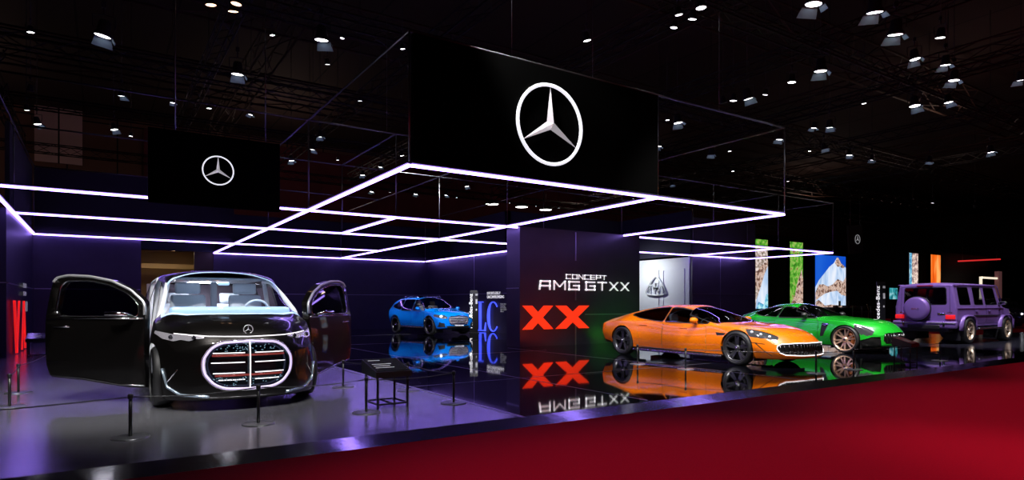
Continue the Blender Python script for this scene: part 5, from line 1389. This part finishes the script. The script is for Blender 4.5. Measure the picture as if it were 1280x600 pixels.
SP = [ # px, py, size, kind, label
 (130, 42, 1.25, 'W', 'largest stage light of the upper left, above the left van door'), (297, 90, 1.15, 'W', 'stage light above the small black screen, upper left'), (402, 47, 1.15, 'W', 'stage light at the top between the two black screens'),
 (38, 39, .55, 'N', 'small twin stage light in the upper left corner'), (152, 118, .8, 'W', 'stage light just left of the small black screen top, lit on its front rim'), (38, 112, .7, 'N', 'stage light at the far left on the cable tower, upper one'),
 (33, 136, .7, 'N', 'stage light at the far left on the cable tower, middle one'), (46, 153, .9, 'W', 'stage light at the far left on the cable tower, lowest one'), (142, 160, .85, 'W', 'stage light low above the left bay'), (164, 169, .55, 'N', 'small stage light next to the small black screen left edge'),
 (216, 127, .6, 'W', 'small stage light directly above the left part of the small black screen'), (261, 134, .6, 'N', 'small unlit-looking stage light above the star of the small black screen'), (314, 142, .6, 'W', 'stage light above the right part of the small black screen'),
 (263, 4, .8, 'O', 'pinkish stage light at the top edge, left of three'), (296, 3, .8, 'O', 'orange stage light cut by the top edge'), (291, 12, .8, 'O', 'orange stage light at the top edge, lowest of three'),
 (409, 79, .55, 'N', 'small twin stage light under the large one between the screens'), (450, 125, .5, 'N', 'small stage light left of the big screen, halfway up'), (503, 60, .45, 'N', 'small stage light close to the upper corner of the big screen'),
 (400, 169, .85, 'W', 'stage light right of the small black screen, top of three'), (391, 185, .85, 'W', 'stage light right of the small black screen, middle of three'), (364, 199, .85, 'W', 'stage light right of the small black screen, lowest of three'),
 (387, 200, .5, 'N', 'tiny stage light close below the three at the small screen'), (422, 199, .5, 'N', 'tiny stage light in the middle between small and big screen'), (502, 193, .7, 'N', 'stage light touching the big screen left edge'),
 (453, 217, .8, 'W', 'stage light above the light strip, left of the big screen'), (476, 207, .8, 'W', 'stage light close left of the big screen, second from its edge'), (465, 238, .8, 'W', 'stage light below the light strip, left of the big screen corner'), (488, 239, .7, 'N', 'stage light directly below the front left canopy corner'),
 (520, 241, .8, 'W', 'stage light under the big screen, leftmost'), (558, 242, .9, 'W', 'stage light under the big screen, second from the left'), (583, 231, .9, 'W', 'stage light under the big screen, third from the left'), (571, 246, .45, 'N', 'tiny stage light between two larger ones under the big screen'),
 (637, 253, .4, 'N', 'tiny stage light between the two left bright discs'), (670, 257, .4, 'N', 'tiny stage light between the two right bright discs'), (698, 259, .45, 'N', 'tiny stage light right of the bright discs'), (667, 232, .6, 'N', 'small stage light right under the big screen star'),
 (708, 238, .6, 'N', 'small stage light under the big screen, right of the star'), (740, 241, .6, 'N', 'small stage light under the big screen right third'), (791, 247, .7, 'N', 'small stage light under the big screen right end'),
 (733, 49, .7, 'N', 'stage light above the big screen right half'), (824, 181, .8, 'W', 'stage light at the right edge of the big screen'), (847, 151, 1.1, 'W', 'stage light right of the big screen upper corner'), (834, 149, .5, 'N', 'small stage light beside the big screen upper right corner'),
 (889, 191, 1., 'W', 'single stage light in the opening right of the big screen'), (839, 229, .9, 'W', 'round stage light low at the right edge of the big screen'), (912, 188, .5, 'N', 'tiny stage light in the opening right of the big screen'), (916, 213, .5, 'N', 'tiny twin stage light low in the opening right of the big screen'),
 (876, 8, .8, 'N', 'stage light at the top edge right of centre, upper'), (866, 22, .7, 'N', 'stage light at the top edge right of centre, lower'), (848, 17, .6, 'N', 'stage light at the top edge right of centre, left'), (843, 33, .6, 'N', 'small stage light below those at the top edge right of centre'),
 (904, 127, .8, 'N', 'stage light of a close trio at upper right, left'), (917, 124, .8, 'N', 'stage light of a close trio at upper right, middle'), (934, 121, 1.1, 'W', 'stage light of a close trio at upper right, right'), (957, 117, .6, 'N', 'small stage light right of the close trio at upper right'),
 (975, 172, 1., 'W', 'stage light just outside the right canopy corner'), (1018, 2, 1.2, 'W', 'stage light cut by the top edge on the right'), (1094, 12, 1.2, 'W', 'stage light near the top edge on the right'), (1120, 40, 1.2, 'W', 'stage light lit from inside below the one at the top edge right'),
 (1026, 86, 1.15, 'W', 'large stage light alone in the upper right dark field'), (990, 101, .8, 'N', 'dark stage light on the truss left of the large lonely one'), (1018, 158, .8, 'W', 'stage light of the right middle pair, left'), (1037, 157, 1., 'W', 'stage light of the right middle pair, right'),
 (1030, 184, .9, 'W', 'stage light under the right middle pair'), (1012, 188, .45, 'N', 'tiny stage light under the right middle pair, left'), (1062, 192, .85, 'W', 'stage light in the lower right row, third from its right end'), (1090, 198, .85, 'W', 'stage light in the lower right row, second from its right end'),
 (1143, 130, 1.1, 'W', 'stage light in the middle of the right side'), (1143, 72, .9, 'W', 'stage light hanging from the right truss, leftmost of its row'), (1182, 79, .9, 'W', 'stage light hanging from the right truss, second of its row'), (1193, 98, 1., 'W', 'stage light hanging lowest from the right truss with both flaps lit'),
 (1176, 45, .8, 'N', 'stage light high on the right truss'), (1276, 98, .9, 'W', 'stage light cut by the right edge'), (1238, 188, 1., 'W', 'stage light low on the far right'), (1162, 200, .9, 'W', 'stage light low on the right, left of the lone one'), (1146, 201, .45, 'N', 'tiny stage light low on the right'),
 (1185, 126, .9, 'W', 'stage light under the right truss cross, facing down'), (985, 225, .7, 'N', 'bright dot light right of the canopy corner'), (1166, 252, .8, 'N', 'bright dot light above the purple off-roader, left'), (1219, 258, .8, 'N', 'bright dot light above the purple off-roader, right'), (1141, 248, .4, 'N', 'tiny light left of the bright dots above the purple off-roader'),
 (1080, 128, .6, 'N', 'faint light between the pairs at upper right'), (340, 43, .4, 'N', 'faint tiny light at the top left of centre'), (428, 47, .35, 'N', 'faint tiny light right of the stage light between screens')]
rnd = random.Random(11)
SPOTPOS = {}
for px, py, s, kind, lb in SP:
    s *= .74
    z = 9.07 - .94 * s
    p = on_z(px, py + 3 * s, z)
    src = {'W': protoW, 'N': protoN, 'O': protoO}[kind]
    o = src if kind not in used else copy_tree(src); used.add(kind)
    o.location = p; o.scale = (s, s, s)
    az = math.atan2(p.y, p.x)
    # a flap on the far side, the opening tipped a little away from the aisle
    o.rotation_euler = (0, 0, az - PI / 2 + rnd.uniform(-.5, .5))
    tilt = Matrix.Rotation(rnd.uniform(-.02, .22), 3, 'X') @ Matrix.Rotation(rnd.uniform(-.2, .2), 3, 'Y')
    for ch in o.children:
        if ch.name.split('.')[0] in ('housing', 'lens', 'barn_door'):
            ch.rotation_euler = tilt.to_euler(); ch.location = Vector((0, 0, .2)) - tilt @ Vector((0, 0, .2))
    WIRES.append((o, z, s))
    tag(o, lb, 'stage light', 'stage lights on the trusses'); SPOTPOS[(px, py)] = p
for o, z, s in WIRES:
    mb = MB(); mb.tube([(0, 0, 0), (0, 0, (14.97 - z) / s - .92)], .012 / s, 5)
    w_ = mb.build('suspension_wire', CANM, o); w_.location = (0, 0, .92)
# three round flat discs far back, bright
for px, py, lb in ((615, 255, 'bright flat round lamp above the centre, left of three'), (652, 258.5, 'bright flat round lamp above the centre, middle of three'), (682, 262, 'bright flat round lamp above the centre, right of three')):
    p = on_z(px, py, 8.0); root = empty('round_lamp', p, 0, lb, 'ceiling light', 'bright flat round lamps at the back')
    mb = MB(); mb.lathe([(0, -.02), (.42, -.02), (.42, .0), (0, .0)], n=24); mb.build('diffuser', mat('disc lamp', (1, 1, 1), .4, emit=(1, .97, .95), es=5), root)
    mb = MB(); mb.lathe([(0, .006), (.44, .006), (.45, -.03), (.46, .08), (.2, .14), (0, .14)], n=24); mb.tube([(0, 0, .14), (0, 0, 1.2)], .02, 5); mb.build('housing', CANM, root)

# ================= LIGHT =================
def spot(name, loc, tgt, power, deg=40, size=.25, col=(1, .98, .95), blend=.6):
    l = bpy.data.lights.new(name, 'SPOT'); l.energy = power; l.spot_size = math.radians(deg); l.spot_blend = blend; l.shadow_soft_size = size; l.color = col
    o = bpy.data.objects.new(name, l); COL.objects.link(o); o.location = loc
    o.rotation_euler = (Vector(tgt) - Vector(loc)).to_track_quat('-Z', 'Y').to_euler(); return o
def area(name, loc, power, size=1.5, col=(1, .95, .9), tgt=None):
    l = bpy.data.lights.new(name, 'AREA'); l.shape = 'DISK'; l.size = size; l.energy = power; l.color = col
    o = bpy.data.objects.new(name, l); COL.objects.link(o); o.location = loc
    if tgt: o.rotation_euler = (Vector(tgt) - Vector(loc)).to_track_quat('-Z', 'Y').to_euler()
    return o
spot('spot_lamp', (9.5, 5.3, 8.9), (11.8, 10.2, .6), 5200, 42)
spot('spot_lamp', (4.6, 9.2, 8.9), (11.6, 11.0, .6), 2600, 36)
spot('spot_lamp', (13, 5.3, 8.9), (12.2, 8.4, .5), 1500, 36)
spot('spot_lamp', (14.5, 5.3, 8.9), (17.3, 10.4, .6), 6500, 42)
spot('spot_lamp', (18.5, 5.3, 8.9), (17.6, 9.0, .5), 2200, 40)
spot('spot_lamp', (8.5, 18, 8.9), (12.2, 25.0, .6), 6500, 34)
spot('spot_lamp', (10.5, 15, 8.9), (12.4, 24.0, .6), 4500, 30)
spot('spot_lamp', (19.5, 7.5, 8.9), (24.6, 9.8, 1), 4600, 44, col=(.95, .92, 1))
spot('spot_lamp', (25.5, 5.3, 8.9), (26, 9.2, 1), 1800, 44, col=(.95, .92, 1))
spot('spot_lamp', (1.6, 4.8, 8.9), (1.5, 9.3, .9), 1500, 44)
spot('spot_lamp', (-1.5, 5.2, 8.9), (.0, 10.2, .9), 900, 40)
spot('spot_lamp', (4.5, 5.5, 8.9), (2.4, 9.5, .9), 900, 40)
spot('spot_lamp', (-3.2, 5.3, 8.9), (.0, 10.2, .9), 2600, 34)
spot('spot_lamp', (9.5, 7.2, 8.9), (16.9, 10.2, .5), 2600, 26)
spot('spot_lamp', (3.6, 6.5, 8.9), (11.4, 9.8, .4), 1500, 26)
spot('added_red_glow', (11.6, 14.3, .12), (11.9, 16, 1.3), 90, 100, .1, (1, .05, .01), 1)  # added spot, no fixture there: red glow around the letters on the wall
spot('added_green_glow', (15.0, 14.4, .12), (15.0, 16, .9), 38, 100, .1, (.12, 1, .05), 1)  # added spot, no fixture there: green glow low on the centre wall
area('area_lamp', (22.6, 23.6, 3.4), 62, .5, (.95, .98, 1), (24.3, 23.4, 1.8))  # added lamp hidden behind the centre wall, brightens the white wall
for x in (-4, 3, 10, 17, 24, 31, 39, 48): spot('aisle_lamp', (x, -3.5, 14.2), (x + .5, -.3, 0), 3000, 45, .4, (1, .97, .95), .5)
for x, y in ((-8, 44), (10, 44), (34, 40), (60, 36), (40, 16)):  # added point lights without fixtures, they lift the dark hall ceiling
    l = bpy.data.lights.new('hall_fill', 'POINT'); l.energy = 150 if y > 20 else 70; l.shadow_soft_size = .6; l.color = (1, .72, .6)
    o = bpy.data.objects.new('hall_fill', l); COL.objects.link(o); o.location = (x, y, 11.2)
area('area_lamp', (2.6, 35, 4.1), 60, .6, (1, .75, .45))
w = bpy.data.worlds.new('world'); SC.world = w; w.use_nodes = True
w.node_tree.nodes['Background'].inputs['Color'].default_value = (.004, .003, .004, 1); w.node_tree.nodes['Background'].inputs['Strength'].default_value = 1

# ================= CARS =================
import time
for fn in (van, orange_car, green_car, blue_car, purple_car):
    t0 = time.time(); rt = fn(); print(fn.__name__, round(time.time() - t0, 1))
    if fn is blue_car: suv = rt
dk = copy_tree(suv); dk.location = (43.2, 14.6, 0); dk.rotation_euler = (0, 0, PI - .5)
tag(dk, 'dark blue car standing far off at the right edge beyond the purple off-roader')
dkp = mat('dark blue paint', (.01, .015, .06), .25, .2, 1.)
def repaint(o):
    for ch in o.children:
        for sl in ch.material_slots:
            if sl.material and sl.material.name.startswith('blue paint'): sl.link = 'OBJECT'; sl.material = dkp
        repaint(ch)
bpy.context.view_layer.update(); repaint(dk)

cam = bpy.data.cameras.new('camera'); co = bpy.data.objects.new('camera', cam); COL.objects.link(co)
co.location = (0, 0, CAMZ); co.rotation_euler = (PI / 2, 0, -TH)
cam.lens = F * 36 / 1280; cam.sensor_width = 36; cam.shift_y = 80 / 1280; cam.clip_end = 300; cam.clip_start = .05
SC.camera = co
SC.view_settings.view_transform = 'Standard'; SC.view_settings.look = 'None'; SC.view_settings.gamma = 1; SC.view_settings.exposure = 0
try: SC.view_settings.use_curve_mapping = False
except Exception: pass
